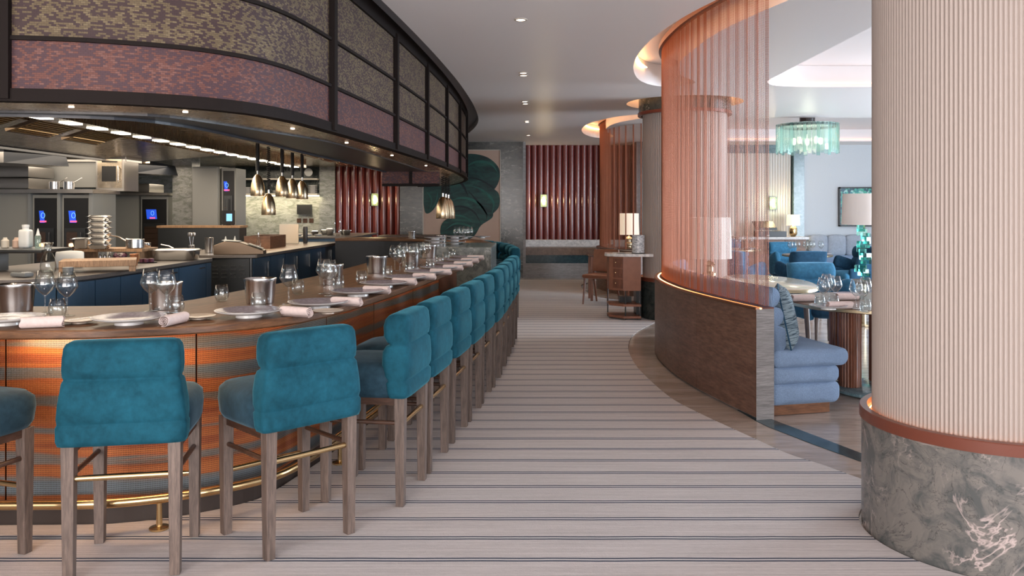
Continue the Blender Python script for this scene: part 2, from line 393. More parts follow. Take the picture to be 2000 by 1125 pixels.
t.l(mx_.outputs[0], [q for q in t.t.nodes if q.type == 'OUTPUT_MATERIAL'][0].inputs[0])
glass('teal_glass', (.22, .70, .60), .1); 
def thin(name, col, frost):
    t = NT(name); a = t.n('ShaderNodeBsdfTransparent'); a.inputs[0].default_value = (*col, 1); b = t.n('ShaderNodeBsdfGlossy'); b.inputs['Roughness'].default_value = .05
    d = t.n('ShaderNodeBsdfTranslucent'); d.inputs[0].default_value = (*col, 1); lw = t.n('ShaderNodeLayerWeight')
    m1 = t.n('ShaderNodeMixShader'); m1.inputs[0].default_value = frost; t.l(a.outputs[0], m1.inputs[1]); t.l(d.outputs[0], m1.inputs[2])
    m2 = t.n('ShaderNodeMixShader'); t.l(t.math('MULTIPLY_ADD', t.math('POWER', lw.outputs['Facing'], 3.5), .7, .05), m2.inputs[0]); t.l(m1.outputs[0], m2.inputs[1]); t.l(b.outputs[0], m2.inputs[2])
    t.l(m2.outputs[0], [q for q in t.t.nodes if q.type == 'OUTPUT_MATERIAL'][0].inputs[0])
thin('pale_glass', (.82, .95, .92), .25); thin('aqua_glass', (.72, .91, .88), .3); emis('cove_orange', (1, .48, .20), 9); emis('led_partition', (1, .46, .14), 16)
glass('green_glass', (.55, .8, .72), .0)
t = NT('shade_cloth'); t.set(Base_Color=(.78, .74, .70, 1), Roughness=.9, Transmission_Weight=0, Subsurface_Weight=0)
emis('lit_shade', (1, .80, .58), .75, (.8, .75, .66)); emis('led', (1, .90, .72), 9); emis('led_warm', (1, .60, .28), 3.2); emis('led_orange', (1, .42, .14), 8)
emis('downlight', (1, .82, .66), 6); emis('screen_blue', (.015, .07, .55), .8); emis('screen_pink', (.9, .10, .25), .8); emis('screen_cyan', (.2, .5, .8), .7)
emis('oven_glow', (1, .55, .28), 2.2); emis('shelf_led', (1, .88, .66), 4); emis('sconce_glow', (1, .78, .42), 9)
emis('warm_lamp', (1, .62, .3), 6); emis('dim_bulb', (1, .88, .7), .9)

# ================================================================ THE SETTING
CZ = 2.98
# plan paths (metres; x right, y away from the viewer)
bar_out = catmull([(-4.7, 3.66), (-3.4, 3.60), (-2.26, 3.61), (-1.80, 3.64), (-1.42, 3.79), (-1.15, 4.0), (-1.03, 4.2), (-.95, 4.5), (-.85, 4.95), (-.715, 5.82), (-.535, 7.2), (-.372, 8.75), (-.345, 9.1)], 8)
bar_in = catmull([(-4.7, 4.55), (-3.4, 4.53), (-2.65, 4.53), (-2.22, 4.56), (-2.02, 4.66), (-1.90, 4.86), (-1.82, 5.3), (-1.66, 6.1), (-1.56, 6.8), (-1.47, 8.1), (-1.40, 9.1)], 8)
bar2_out = catmull([(-.215, 11.17), (-.24, 11.8), (-.34, 12.7), (-.60, 13.7), (-1.1, 14.45), (-1.9, 14.8), (-3.0, 14.9)], 8)
can = catmull([(-6.5, 4.0), (-5.2, 3.75), (-4.0, 3.66), (-3.1, 3.69), (-2.37, 3.79), (-1.94, 3.88), (-1.54, 4.1), (-1.30, 4.5), (-1.17, 5.3), (-1.0, 6.96), (-.87, 8.6), (-.785, 10.1), (-.73, 12.0), (-.76, 13.8), (-.95, 15.4), (-1.22, 16.8), (-1.5, 17.88)], 10)
can = resample(can, .12)
part = catmull([(1.85, 5.35), (1.737, 5.825), (1.637, 6.25), (1.52, 6.857), (1.456, 7.45), (1.454, 8.19), (1.53, 8.75), (1.70, 9.25), (2.02, 9.65)], 10)
part = [p for p in part if p[1] >= 5.82]
part2 = catmull([(2.15, 14.05), (1.82, 14.6), (1.65, 15.3), (1.67, 16.2), (1.95, 16.9)], 8)
COL = (2.19, 3.765, .548, .49); COLF = (2.40, 11.4, .631, .575)

# floor
struct(MB().bx(-10, 10.4, -4.4, 19.4, -.12, 0).build('floor', 'stone_floor'), 'glossy warm grey striped stone floor of the dining room', 'floor')
struct(MB().bx(-9.9, -2.2, 5.2, 18.7, 0, .004).build('floor_kitchen', 'kitchen_floor'), 'dark floor behind the bar', 'floor')
kick = offset(resample(bar_out, .15), .262)
edge = [(8.5, 1.6), (4.6, 2.1), (3.0, 2.9), (2.35, 3.75)] + [(at(x, y, 0).x, at(x, y, 0).y) for x, y in ((1679, 937), (1611, 912), (1540, 889), (1476, 860), (1419, 834), (1366, 809), (1312, 780), (1266, 741), (1238, 709), (1227, 677), (1241, 652), (1279, 631))]
edge = catmull(edge, 6) + catmull([(2.5, 11.1), (3.0, 12.0), (2.5, 13.2), (1.95, 13.35), (1.49, 13.9), (1.36, 14.7), (1.33, 15.7), (1.43, 16.4), (1.9, 17.4)], 6)
poly = [(-5.2, -4.2), (8.5, -4.2)] + edge + [(-.9, 17.4), (-.9, 15.2)] + [q for q in offset(bar2_out, .235)[::-1] if q[0] > -1.0] + [(-.2, 11.05), (-.25, 9.66), (-.5, 9.5), (-.62, 9.1)] + kick[::-1] + [(-5.2, 4.0)]
c_ = bpy.data.curves.new('c', 'CURVE'); c_.dimensions = '2D'; c_.fill_mode = 'BOTH'; c_.extrude = .003
def curve_poly(cd, pts):
    s = cd.splines.new('POLY'); s.points.add(len(pts)-1)
    for q, p in zip(s.points, pts): q.co = (p[0], p[1], 0, 1)
    s.use_cyclic_u = True
def curve_mesh(name, cd, z, mat):
    o = bpy.data.objects.new('tmp', cd); C.objects.link(o)
    dg = bpy.context.evaluated_depsgraph_get(); dg.update()
    me = bpy.data.meshes.new_from_object(o.evaluated_get(dg)); C.objects.unlink(o); bpy.data.objects.remove(o)
    me.materials.clear(); me.materials.append(M[mat]); me.name = name
    q = bpy.data.objects.new(name, me); C.objects.link(q); q.location = (0, 0, z); return q
curve_poly(c_, poly); curve_poly(c_, [(COL[0]+.55*math.cos(2*PI*k/60), COL[1]+.55*math.sin(2*PI*k/60)) for k in range(60)])
tag(curve_mesh('striped_carpet', c_, .006, 'carpet'), 'long wavy-edged cream carpet with pairs of thin navy lines', 'carpet')
# dark teal inlay in the stone floor beside the partition and column
ins = [at(x, y, 0) for x, y in ((1440, 801), (1477, 823), (1505, 836), (1590, 869), (1679, 901), (1740, 921))]
ous = [at(x, y, 0) for x, y in ((1462, 800), (1490, 812), (1514, 822), (1596, 853), (1680, 885), (1744, 906))]
struct(MB().band([(p.x, p.y) for p in ins], [(p.x, p.y) for p in ous], 0, .003).build('floor_inlay', 'teal_marble'), 'dark teal stone stripe set into the floor', 'floor')

# ceiling with lit recesses
def ring(c, r, n=48): return [(c[0]+r*math.cos(2*PI*k/n), c[1]+r*math.sin(2*PI*k/n)) for k in range(n)]
can_ceil = [p for p in offset(can, -.19) if p[0] > -9.9]
slot = catmull([(1.95, 4.6), (1.62, 5.3), (1.40, 5.95), (1.25, 6.75), (1.20, 7.6), (1.26, 8.5), (1.45, 9.35), (1.72, 9.8), (2.0, 9.85), (2.14, 9.6), (2.02, 9.3), (1.84, 8.95), (1.69, 8.3), (1.68, 7.6), (1.72, 6.88), (1.85, 6.2), (2.05, 5.5), (2.35, 4.75), (2.2, 4.5)], 8, True)
slot2 = catmull([(2.1, 12.75), (1.72, 13.0), (1.42, 13.7), (1.29, 14.5), (1.31, 15.4), (1.48, 16.3), (1.75, 16.9), (2.05, 16.9), (2.0, 16.3), (1.80, 15.6), (1.72, 14.8), (1.80, 14.0), (2.05, 13.4), (2.25, 13.0)], 6, True)
rec1 = catmull([(2.95, 3.6), (2.9, 5.2), (2.92, 7.0), (2.93, 8.8), (3.0, 9.6), (3.5, 9.9), (5, 9.9), (7.5, 9.9), (8.4, 9.4), (8.5, 8), (8.5, 3.6), (8.2, 3.1), (5, 2.9), (3.2, 3.0)], 6, True)
rec2 = catmull([(3.4, 13.3), (3.2, 13.8), (3.15, 15.5), (3.2, 17.2), (3.6, 17.7), (5.5, 17.75), (8.2, 17.75), (8.8, 17.2), (8.8, 13.8), (8.4, 13.3), (6, 13.2)], 6, True)
cd = bpy.data.curves.new('c', 'CURVE'); cd.dimensions = '2D'; cd.fill_mode = 'BOTH'; cd.extrude = .13
curve_poly(cd, [(10.2, 19.2), (10.2, -4.2), (-9.8, -4.2), (-9.8, 4.6)]+can_ceil+[(-1.6, 19.2)])
for q in (slot, slot2, rec1, rec2, ring(COLF, .80)): curve_poly(cd, q)
struct(curve_mesh('ceiling', cd, CZ+.13, 'ceiling_paint'), 'smooth pale satin ceiling with curved recesses', 'ceiling')
struct(MB().bx(-10, 10.4, -4.4, 19.4, CZ+.262, CZ+.37).build('ceiling_upper', 'ceiling_paint'), 'raised ceiling inside the lit recesses', 'ceiling')
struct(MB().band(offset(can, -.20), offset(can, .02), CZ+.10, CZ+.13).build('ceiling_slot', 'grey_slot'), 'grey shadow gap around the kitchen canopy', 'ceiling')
# glowing strips lying in the recesses (cove lighting)
def cove(path, z, mat, wd=.03, closed=True):
    p = path+[path[0]] if closed else path
    return MB().band(p, offset(p, wd), z, z+.012, ends=not closed)
struct(cove(offset(slot, -.035)[4:52], CZ+.17, 'x', closed=False).build('trim_1', 'cove_orange'), 'orange cove light in the ceiling slot over the large chain screen', 'light')
struct(cove(offset(slot2, -.035)[6:38], CZ+.17, 'x', closed=False).build('trim_2', 'cove_orange'), 'orange cove light in the ceiling slot over the far chain screen', 'light')
emis('cove_pink', (1, .50, .36), 1.3)
for k, rc in enumerate((rec1, rec2)):
    struct(cove(offset(rc, -.035), CZ+.04, 'cove_pink').build('trim_%d' % (3+k), 'cove_pink'), ('pink cove light in the nearer dining room ceiling recess', 'pink cove light in the farther dining room ceiling recess')[k], 'light')
rr = ring(COLF, .78); struct(cove(rr, CZ+.18, 'led_orange').build('trim_5', 'cove_orange'), 'orange cove light ringing the far column', 'light')

# walls
def fluted(x0, x1, y, z0, z1, pitch, r, mat, name, n=8, ang=None, flip=1):
    """half-round reeds side by side"""
    k = int(round((x1-x0)/pitch)); p = (x1-x0)/k; pts = []
    for i in range(k):
        for j in range(n):
            a = PI*j/n; pts.append((x0+p*(i+.5)-p/2*math.cos(a), y-flip*r*math.sin(a)))
    pts.append((x1, y)); back = [(q[0], y+.06) for q in pts]
    return MB().band(pts, back, z0, z1).build(name, mat, smooth=True)
w_ = MB()
w_.bx(-10, .22, 18.0, 19.2, 0, CZ)            # art wall mass (kitchen part is cut back below)
struct(MB().bx(-1.98, .24, 18.0, 19.2, 0, CZ).build('wall_far', 'wall_marble'), 'dark veined marble wall holding the leaf mural', 'wall')
struct(MB().bx(-9.9, 10.3, 19.2, 19.35, 0, CZ+.3).build('wall_back_far', 'blue_wall'), 'pale blue grey wall at the end of the dining room', 'wall')
struct(MB().bx(.24, .30, 17.9, 19.2, 0, CZ).build('trim_6', 'grey_wood'), 'pale stone edge of the bench niche', 'trim')
# niche with the stone step, bench ledge and dark red reeded wall
struct(fluted(.30, 2.72, 18.9, .80, CZ, .146, .075, 'lacquer', 'wall_niche', 12), 'glossy dark red reeded wall of the bench niche', 'wall')
bench = empty('niche_bench', (1.4, 18.3, 0)); tag(bench, 'long stone based bench with striped seat in the niche at the far end', 'bench')
def local(o, mb_fn): pass
def rel(mb, root):
    """shift a world-space mesh builder into its root's frame"""
    m = root.matrix_world.inverted() if False else (Matrix.Translation(root.location) @ Matrix.Rotation(root.rotation_euler[2], 4, 'Z')).inverted()
    mb.v = [tuple(m @ Vector(q)) for q in mb.v]; return mb
rel(MB().bx(.30, 2.71, 17.95, 18.85, 0, .32), bench).build('stone_base', 'grey_wood', bench)
rel(MB().bx(.30, 2.71, 17.97, 18.85, .32, .50), bench).build('teal_band', 'teal_marble', bench)
rel(MB().bx(.30, 2.71, 17.93, 18.5, .50, .66), bench).build('seat', 'table_wood', bench)
rel(MB().bx(.30, 2.71, 18.5, 18.8, .50, .81), bench).build('back_ledge', 'white_marble', bench)
struct(MB().bx(2.72, 3.02, 17.9, 19.2, 0, CZ).build('wall_pier', 'wall_marble'), 'dark marble pier right of the niche', 'wall')
struct(fluted(3.02, 3.55, 19.1, 0, CZ-.2, .045, .02, 'cream_reed', 'wall_reeded_strip'), 'cream reeded strip of wall beside the marble pier', 'wall')
# dining room end wall
struct(fluted(3.6, 6.42, 18.85, 0, CZ-.17, .062, .024, 'cream_reed', 'wall_reeded'), 'cream reeded wall panel with a brass sconce', 'wall')
struct(MB().bx(3.02, 6.66, 18.78, 19.2, CZ-.19, CZ).build('trim_7', 'blue_marble'), 'blue grey marble band over the reeded wall', 'trim')
struct(MB().bx(6.44, 6.68, 18.72, 19.2, 0, CZ-.19).build('trim_8', 'blue_marble'), 'upright blue marble pilaster beside the reeded wall', 'trim')
struct(MB().bx(6.68, 10.2, 18.8, 19.2, 0, CZ).build('wall_dining', 'blue_wall'), 'pale blue grey plaster wall with the mosaic picture', 'wall')
# right wall: piers and sill of a window wall; rear wall behind the viewer; left wall
wr = MB().bx(10.2, 10.4, -4.2, 19.2, 0, .5).bx(10.2, 10.4, -4.2, 19.2, 2.86, CZ+.3)
for y in (-4.2, 1.6, 4.6, 7.6, 10.6, 13.6, 16.6): wr.bx(10.2, 10.4, y, y+.22 if y > -4 else y+2.5, .5, 2.86)
struct(wr.build('wall_right', 'white_paint'), 'white window wall of the dining room', 'wall')
struct(MB().bx(-10, 10.4, -4.4, -4.2, 0, CZ+.3).build('wall_rear', 'white_paint'), 'white wall behind the viewer', 'wall')
struct(MB().bx(-10, -9.85, -4.2, 19.2, 0, CZ+.3).build('wall_left', 'side_grey'), 'grey wall at the left end of the kitchen', 'wall')
# kitchen end: marble splashback, pilaster, dark red reeded wall
struct(MB().bx(-9.85, -4.35, 18.7, 19.2, 0, CZ).build('wall_kitchen', 'kitchen_marble'), 'pale green veined marble splashback wall of the kitchen', 'wall')
struct(MB().bx(-4.35, -4.0, 18.5, 19.2, 0, CZ).build('wall_kitchen_pier', 'kitchen_marble'), 'marble pier beside the plate shelves', 'wall')
struct(fluted(-4.0, -2.5, 18.6, 0, CZ, .165, .08, 'lacquer', 'wall_kitchen_reeded', 12), 'dark red reeded wall between kitchen and mural', 'wall')
struct(MB().bx(-2.5, -1.98, 18.25, 19.2, 0, CZ).build('wall_marble_strip', 'wall_marble'), 'marble strip of wall beside the mural', 'wall')

# mural: pale peach panel with painted overlapping dark green folds (flat painting)
mural = empty('leaf_mural', (-1.1, 17.955, 1.7)); tag(mural, 'large peach wall mural painted with dark green folded leaves', 'mural')
MB().box((0, 0, 0), (1.68, .05, 2.18)).build('panel', 'peach', mural)
fr = MB()
for dx in (-.845, .845): fr.box((dx, -.005, 0), (.018, .07, 2.21))
for dz in (-1.1, 1.1): fr.box((0, -.005, dz), (1.70, .07, .018))
fr.build('edge_trim', 'cream_paint', mural)
t = NT('green_paint'); v = t.coord('Object', (1, 1, 1), (0, 0, R(20))); sp_ = t.noise(t.coord('Object', (.9, 1, 3.6), (0, R(25), 0)), 2.4, 4, .6, 1.1)
t.col(t.ramp(sp_, [(.3, (.004, .018, .020)), (.5, (.008, .05, .045)), (.72, (.02, .10, .075))])); t.set(Roughness=.55)
def blob(pts, k, name='leaf_shape'):
    q = catmull(pts, 8, True); n = len(q); y = -.027-.002*k
    m = MB(); m.add([(p[0], y, p[1]) for p in q], [tuple(range(n))])
    return m.build(name, 'green_paint', mural)
def mp_(x, y): v = pd(x, y, 17.95); return (v.x+1.1, v.z-1.7)
blob([mp_(*p) for p in ((905, 304), (928, 301), (955, 309), (974, 328), (975, 352), (962, 372), (940, 365), (905, 352), (898, 325))], 1)
blob([mp_(*p) for p in ((930, 352), (958, 366), (974, 378), (975, 402), (962, 418), (945, 430), (930, 410), (915, 375))], 2)
blob([mp_(*p) for p in ((874, 390), (905, 382), (935, 390), (958, 408), (962, 424), (940, 440), (930, 456), (924, 456), (910, 440), (880, 430), (868, 415))], 3)
blob([mp_(*p) for p in ((828, 365), (855, 352), (862, 375), (850, 405), (836, 417), (829, 408))], 2)
blob([mp_(*p) for p in ((880, 330), (915, 340), (935, 385), (905, 395), (872, 400), (858, 375))], 4)
blob([mp_(*p) for p in ((862, 440), (880, 425), (915, 428), (935, 440), (925, 462), (900, 470), (865, 466))], 4)

plain('green_light', (.016, .105, .082), .6, noise=.25, nscale=5)
plain('green_deep', (.003, .014, .017), .6)
def fold(pts, w0, k, mat):
    q = catmull(pts, 10); n = len(q); m = MB(); y = -.027-.002*k; P = np.array(q); T = np.gradient(P, axis=0); T /= np.hypot(T[:, 0], T[:, 1])[:, None]; V = []
    for i in range(n):
        w_ = w0*math.sin(PI*i/(n-1)); V += [(P[i][0]-T[i][1]*w_, y, P[i][1]+T[i][0]*w_), (P[i][0]+T[i][1]*w_*.15, y, P[i][1]-T[i][0]*w_*.15)]
    m.add(V, [(2*i, 2*i+1, 2*i+3, 2*i+2) for i in range(n-1)]); return m.build('fold_line', mat, mural)
for pts, w0, mt in ((((905, 330), (930, 318), (958, 322), (974, 340)), .05, 'green_light'), (((900, 348), (930, 350), (955, 362), (968, 372)), .03, 'green_deep'), (((915, 362), (940, 372), (962, 395), (960, 420)), .045, 'green_light'), (((912, 370), (930, 392), (948, 415), (950, 430)), .04, 'green_deep'),
                    (((872, 395), (905, 388), (935, 400), (955, 425)), .05, 'green_light'), (((870, 408), (900, 404), (925, 415), (940, 438)), .035, 'green_deep'), (((868, 450), (890, 438), (915, 442), (930, 455)), .04, 'green_light'), (((830, 370), (842, 390), (838, 414)), .03, 'green_light'), (((875, 345), (900, 360), (915, 385)), .05, 'green_deep'), (((856, 372), (850, 395), (838, 415)), .025, 'green_light'), (((880, 420), (905, 424), (925, 436)), .03, 'green_light')):
    fold([mp_(*p) for p in pts], w0, 6, mt)
# ---- columns
def reeded_column(c, rp, rs, zp, cap, name, label, nreed):
    o = empty(name, (c[0], c[1], 0)); struct(o, label, 'column')
    MB().lathe([(rp-.01, 0), (rp-.01, zp-.05)], n=96).build('plinth', 'grey_marble' if not cap else 'green_marble', o, smooth=True)
    MB().lathe([(rp-.012, zp-.052), (rp, zp-.05), (rp, zp-.004), (rp-.004, zp), (rp-.035, zp), (rp-.037, zp-.045), (rs-.02, zp-.046)], n=96, cap=False).build('plinth_rim', 'copper_paint', o, smooth=True)
    MB().lathe([(rs+.012, zp-.04), (rp-.042, zp-.04), (rp-.042, zp-.035), (rs+.012, zp-.035)], n=96, cap=False).build('plinth_light', 'led_orange', o)
    pts = []; n = nreed*6
    for i in range(n):
        a = 2*PI*i/n; ph = (i % 6)/6; r = rs-.008+.010*math.sin(PI*ph)**.7; pts.append((r*math.cos(a), r*math.sin(a)))
    top = CZ-.15 if cap else CZ+.02
    m = MB(); m.add([(p[0], p[1], zp-.05) for p in pts]+[(p[0], p[1], top) for p in pts], [(i, (i+1) % n, n+(i+1) % n, n+i) for i in range(n)])
    m.build('reeded_shaft', 'column_reed', o, smooth='all')
    if cap:
        MB().lathe([(rp, top+.01), (rp, CZ+.2)], n=80).build('capital', 'green_marble', o, smooth=True)
        MB().lathe([(rs, top+.012), (rp-.04, top+.012), (rp-.035, top-.03), (rp+.012, top-.03), (rp+.012, top+.012)], n=80, cap=False).build('capital_rim', 'copper_paint', o, smooth=True)
    return o
reeded_column(COL, COL[2], COL[3], .565, False, 'column', 'huge cream reeded column on a round marble plinth with glowing copper rim', 170)
reeded_column(COLF, COLF[2], COLF[3], .57, True, 'column', 'cream reeded column behind the chain screen with a marble collar at the ceiling', 120)

# ---- bar
bo = resample(bar_out, .10); nb = len(bo)
bi = [tuple(along(bar_in, plen(bar_in)*k/(nb-1))[0]) for k in range(nb)]
top = MB().band(bo, bi, .925, .965).build('bar_counter', 'bar_wood', smooth=True, bevel=.008, seg=3)
tag(top, 'long curved dark oak bar counter laid with place settings', 'bar counter')
pf = offset(bo, .27)
def between(path, s0, s1):
    L = np.r_[0, np.cumsum(np.hypot(*np.diff(np.array(path), axis=0).T))]
    q = [tuple(along(path, s0)[0])]+[p for p, s in zip(path, L) if s0+.01 < s < s1-.01]+[tuple(along(path, s1)[0])]; return q
front = empty('bar_cabinet', (-2.3, 4.2, 0)); tag(front, 'curved bar front of woven orange and slate panels on a dark plinth', 'bar front')
# panel joints seen at these places along the front
js = []
Lf = plen(pf)
def s_of(path, pt): 
    P = np.array(path); k = int(np.argmin(np.hypot(P[:, 0]-pt[0], P[:, 1]-pt[1]))); return plen(path[:k+1]) if k else 0
for x_, y_ in ((2, 668), (384, 655)):
    pass
marks = [0, s_of(pf, (-3.1, 3.88)), s_of(pf, (-2.41, 3.88)), s_of(pf, (-1.55, 4.03)), s_of(pf, (-1.13, 5.0)), s_of(pf, (-1.02, 5.8)), s_of(pf, (-.88, 6.9)), s_of(pf, (-.72, 8.0))]
for a, b in zip(marks[:-1], marks[1:]):
    q = between(pf, a+.004, b-.004); m = MB().band(q, offset(q, .03), .10, .925)
    L0 = a
    for k in m.uv: m.uv[k] = [(u+L0, v) for u, v in m.uv[k]]
    rel(m, front).build('woven_panel', 'woven_panel', front)
q = between(pf, marks[-1]+.004, Lf); rel(MB().band(q, offset(q, .03), .10, .925), front).build('end_panel', 'red_wood', front)
rel(MB().band(offset(pf, .032), offset(pf, .06), .0, .925), front).build('core', 'kick', front)
rel(MB().band(offset(pf, .0), offset(pf, .05), .0, .098), front).build('plinth', 'kick', front)
rel(MB().band(offset(bi, -.06), offset(bi, -.03), 0, .925), front).build('rear_panel', 'kitchen_dark', front)
e0, e1 = pf[-1], bi[-1]
rel(MB().bx(e1[0]+.05, e0[0]-.04, 9.05, 9.09, 0, .925), front).build('end_cheek', 'dull_brass', front)
rel(MB().band(offset(bo, .20), offset(bo, .225), .912, .922), front).build('light_strip', 'led_warm', front)
rail = empty('foot_rail', (-1.67, 3.756, 0)); tag(rail, 'brass foot rail curving along the bottom of the bar front', 'foot rail')
rp_ = [p for p in offset(bo, .13)]
rel(MB().tube([(p[0], p[1], .15) for p in rp_], .022, 12), rail).build('tube', 'brass', rail, smooth=True)
s0 = s_of(rp_, (-1.67, 3.78))
for s_ in (s0-1.35, s0, s0+1.25, s0+2.5, s0+3.75, s0+5.0):
    p, _, _ = along(rp_, s_)
    rel(MB().lathe([(.045, 0.004), (.045, .012), (.014, .018), (.012, .13)], (p[0], p[1], .006), 16), rail).build('post', 'brass', rail, smooth=True)
# marble pass block and the rear bar
blk = [(-1.38, 9.80), (-.245, 9.68), (-.212, 11.08), (-1.30, 11.15)]
o = MB().prism(blk, 0, 1.05).build('marble_counter', 'block_marble', bevel=.006); tag(o, 'square marble counter block standing between the two bar counters', 'counter')
b2 = resample(bar2_out, .12); b2i = [tuple(along(offset(b2, .75), plen(offset(b2, .75))*k/(len(b2)-1))[0]) for k in range(len(b2))]
tag(MB().band(b2, b2i, .955, 1.0).build('rear_bar_counter', 'bar_wood', bevel=.006), 'far curved end of the wooden bar counter beyond the marble block', 'bar counter')
rb = empty('bar_cabinet', (-1, 13, 0)); tag(rb, 'red brown cabinet under the far end of the bar counter', 'bar front')
rel(MB().band(offset(b2, .25), offset(b2, .30), 0, .954), rb).build('front_panel', 'red_wood', rb)
rel(MB().band(offset(b2i, -.05), offset(b2i, -.01), 0, .954), rb).build('rear_panel', 'kitchen_dark', rb)

# ---- kitchen canopy
ca = empty('kitchen_canopy', (-1.5, 4.1, 2)); tag(ca, 'sweeping dark framed canopy over the bar with bronze and pink mosaic panels', 'canopy')
def canopy_s(pt): return s_of(can, pt)
cm = [0.0, canopy_s((-3.95, 3.66)), canopy_s((-2.36, 3.79)), canopy_s((-1.165, 5.3)), canopy_s((-1.005, 6.9)), canopy_s((-.885, 8.4)), canopy_s((-.80, 9.85)), canopy_s((-.745, 11.4)), canopy_s((-.74, 12.9)), canopy_s((-.88, 14.9)), canopy_s((-1.22, 16.8)), plen(can)]
rows = [(2.06, 2.285, 'mosaic_pink'), (2.305, 2.585, 'mosaic_gold'), (2.605, 2.95, 'mosaic_gold')]
for a, b in zip(cm[:-1], cm[1:]):
    q = between(can, a+.03, b-.03)
    for z0, z1, mt in rows:
        m = MB().band(q, offset(q, .02), z0, z1, ends=True)
        for k in m.uv: m.uv[k] = [(u+a, v) for u, v in m.uv[k]]
        rel(m, ca).build('mosaic_panel', mt, ca)
fo, fi = offset(can, -.02), offset(can, .03)
for z0, z1 in ((2.0, 2.06), (2.285, 2.305), (2.585, 2.605), (2.95, 3.1)):
    rel(MB().band(fo, fi, z0, z1), ca).build('rail', 'dark_edge', ca)
for s_ in cm[1:-1]:
    p, tt, nn = along(can, s_)
    rel(MB().box((p[0], p[1], 2.5), (.06, .075, .98), math.atan2(tt[1], tt[0])), ca).build('mullion', 'dark_edge', ca)
rel(MB().band(fi, offset(can, .05), 2.0, 3.1), ca).build('core', 'dark_edge', ca)
def refit(path, n): return [tuple(along(path, plen(path)*k/(n-1))[0]) for k in range(n)]
so = offset(can, .052)
si = refit(catmull([(-6.5, 4.35), (-4.7, 4.15), (-3.4, 4.12), (-2.59, 4.15), (-2.12, 4.23), (-1.85, 4.36), (-1.72, 4.65), (-1.56, 5.2), (-1.36, 5.9), (-1.27, 6.9), (-1.23, 7.9), (-1.16, 9.5), (-1.12, 11.5), (-1.16, 13.4), (-1.3, 15.2), (-1.5, 16.6), (-1.75, 17.88)], 10), len(can))
ti = refit(catmull([(-6.5, 4.4), (-4.7, 4.2), (-3.4, 4.17), (-2.59, 4.2), (-2.1, 4.36), (-1.90, 4.75), (-1.82, 5.55), (-1.78, 6.8), (-1.72, 8.08), (-1.64, 10.2), (-1.60, 12), (-1.64, 13.6), (-1.75, 15.2), (-1.9, 16.6), (-2.05, 17.88)], 10), len(can))
rel(MB().band(so, si, 2.0, 2.012), ca).build('soffit', 'soffit_metal', ca)
rel(MB().band(si, ti, 1.99, 2.012), ca).build('inner_beam', 'kitchen_dark', ca)
rel(MB().band(ti, offset(ti, .01), 1.975, 2.46), ca).build('inner_liner', 'kitchen_dark', ca)
va = empty('dropped_valance', (-1.3, 10.6, 1.9)); tag(va, 'short pink mosaic valance on a black bar under the canopy', 'valance')
rel(MB().wall([(-1.68, 10.6), (-.94, 10.6)], 1.835, 1.989), va).build('mosaic_panel', 'mosaic_pink', va); rel(MB().bx(-1.68, -.94, 10.59, 10.64, 1.80, 1.834), va).build('bar', 'dark_edge', va)
rel(MB().bx(-1.33, -1.29, 10.58, 10.599, 1.835, 1.989), va).build('post', 'dark_edge', va); rel(MB().bx(-1.68, -.94, 10.605, 10.63, 1.835, 1.989), va).build('backing', 'dark_edge', va)
# pot lights set in the soffit
for s_, lab in ((canopy_s((-2.1, 3.85)), 0), (canopy_s((-1.6, 4.05)), 1), (canopy_s((-1.2, 5.0)), 2), (canopy_s((-1.08, 6.1)), 3), (canopy_s((-.95, 7.6)), 4), (canopy_s((-.83, 9.3)), 5)):
    p, tt, nn = along(can, s_); p = p+nn*.16
    rel(MB().lathe([(.013, 1.996), (.013, 1.9995)], (p[0], p[1], 0), 14), ca).build('soffit_spot', 'downlight', ca)
    light('soffit_spot_light', 'SPOT', (p[0], p[1], 1.97), 9, (1, .78, .55), .02, spot=R(100))
# kitchen ceiling (stainless extraction ceiling)
struct(MB().bx(-9.8, -1.0, 4.3, 19.2, 2.50, 2.56).build('ceiling_kitchen', 'kitchen_steel') if False else MB().prism([(-9.8, 4.6)]+[p for p in offset(ti, .012)]+[(-2.05, 19.2), (-9.8, 19.2)], 2.46, 2.52).build('ceiling_kitchen', 'kitchen_steel'), 'brushed steel ceiling above the open kitchen', 'ceiling')

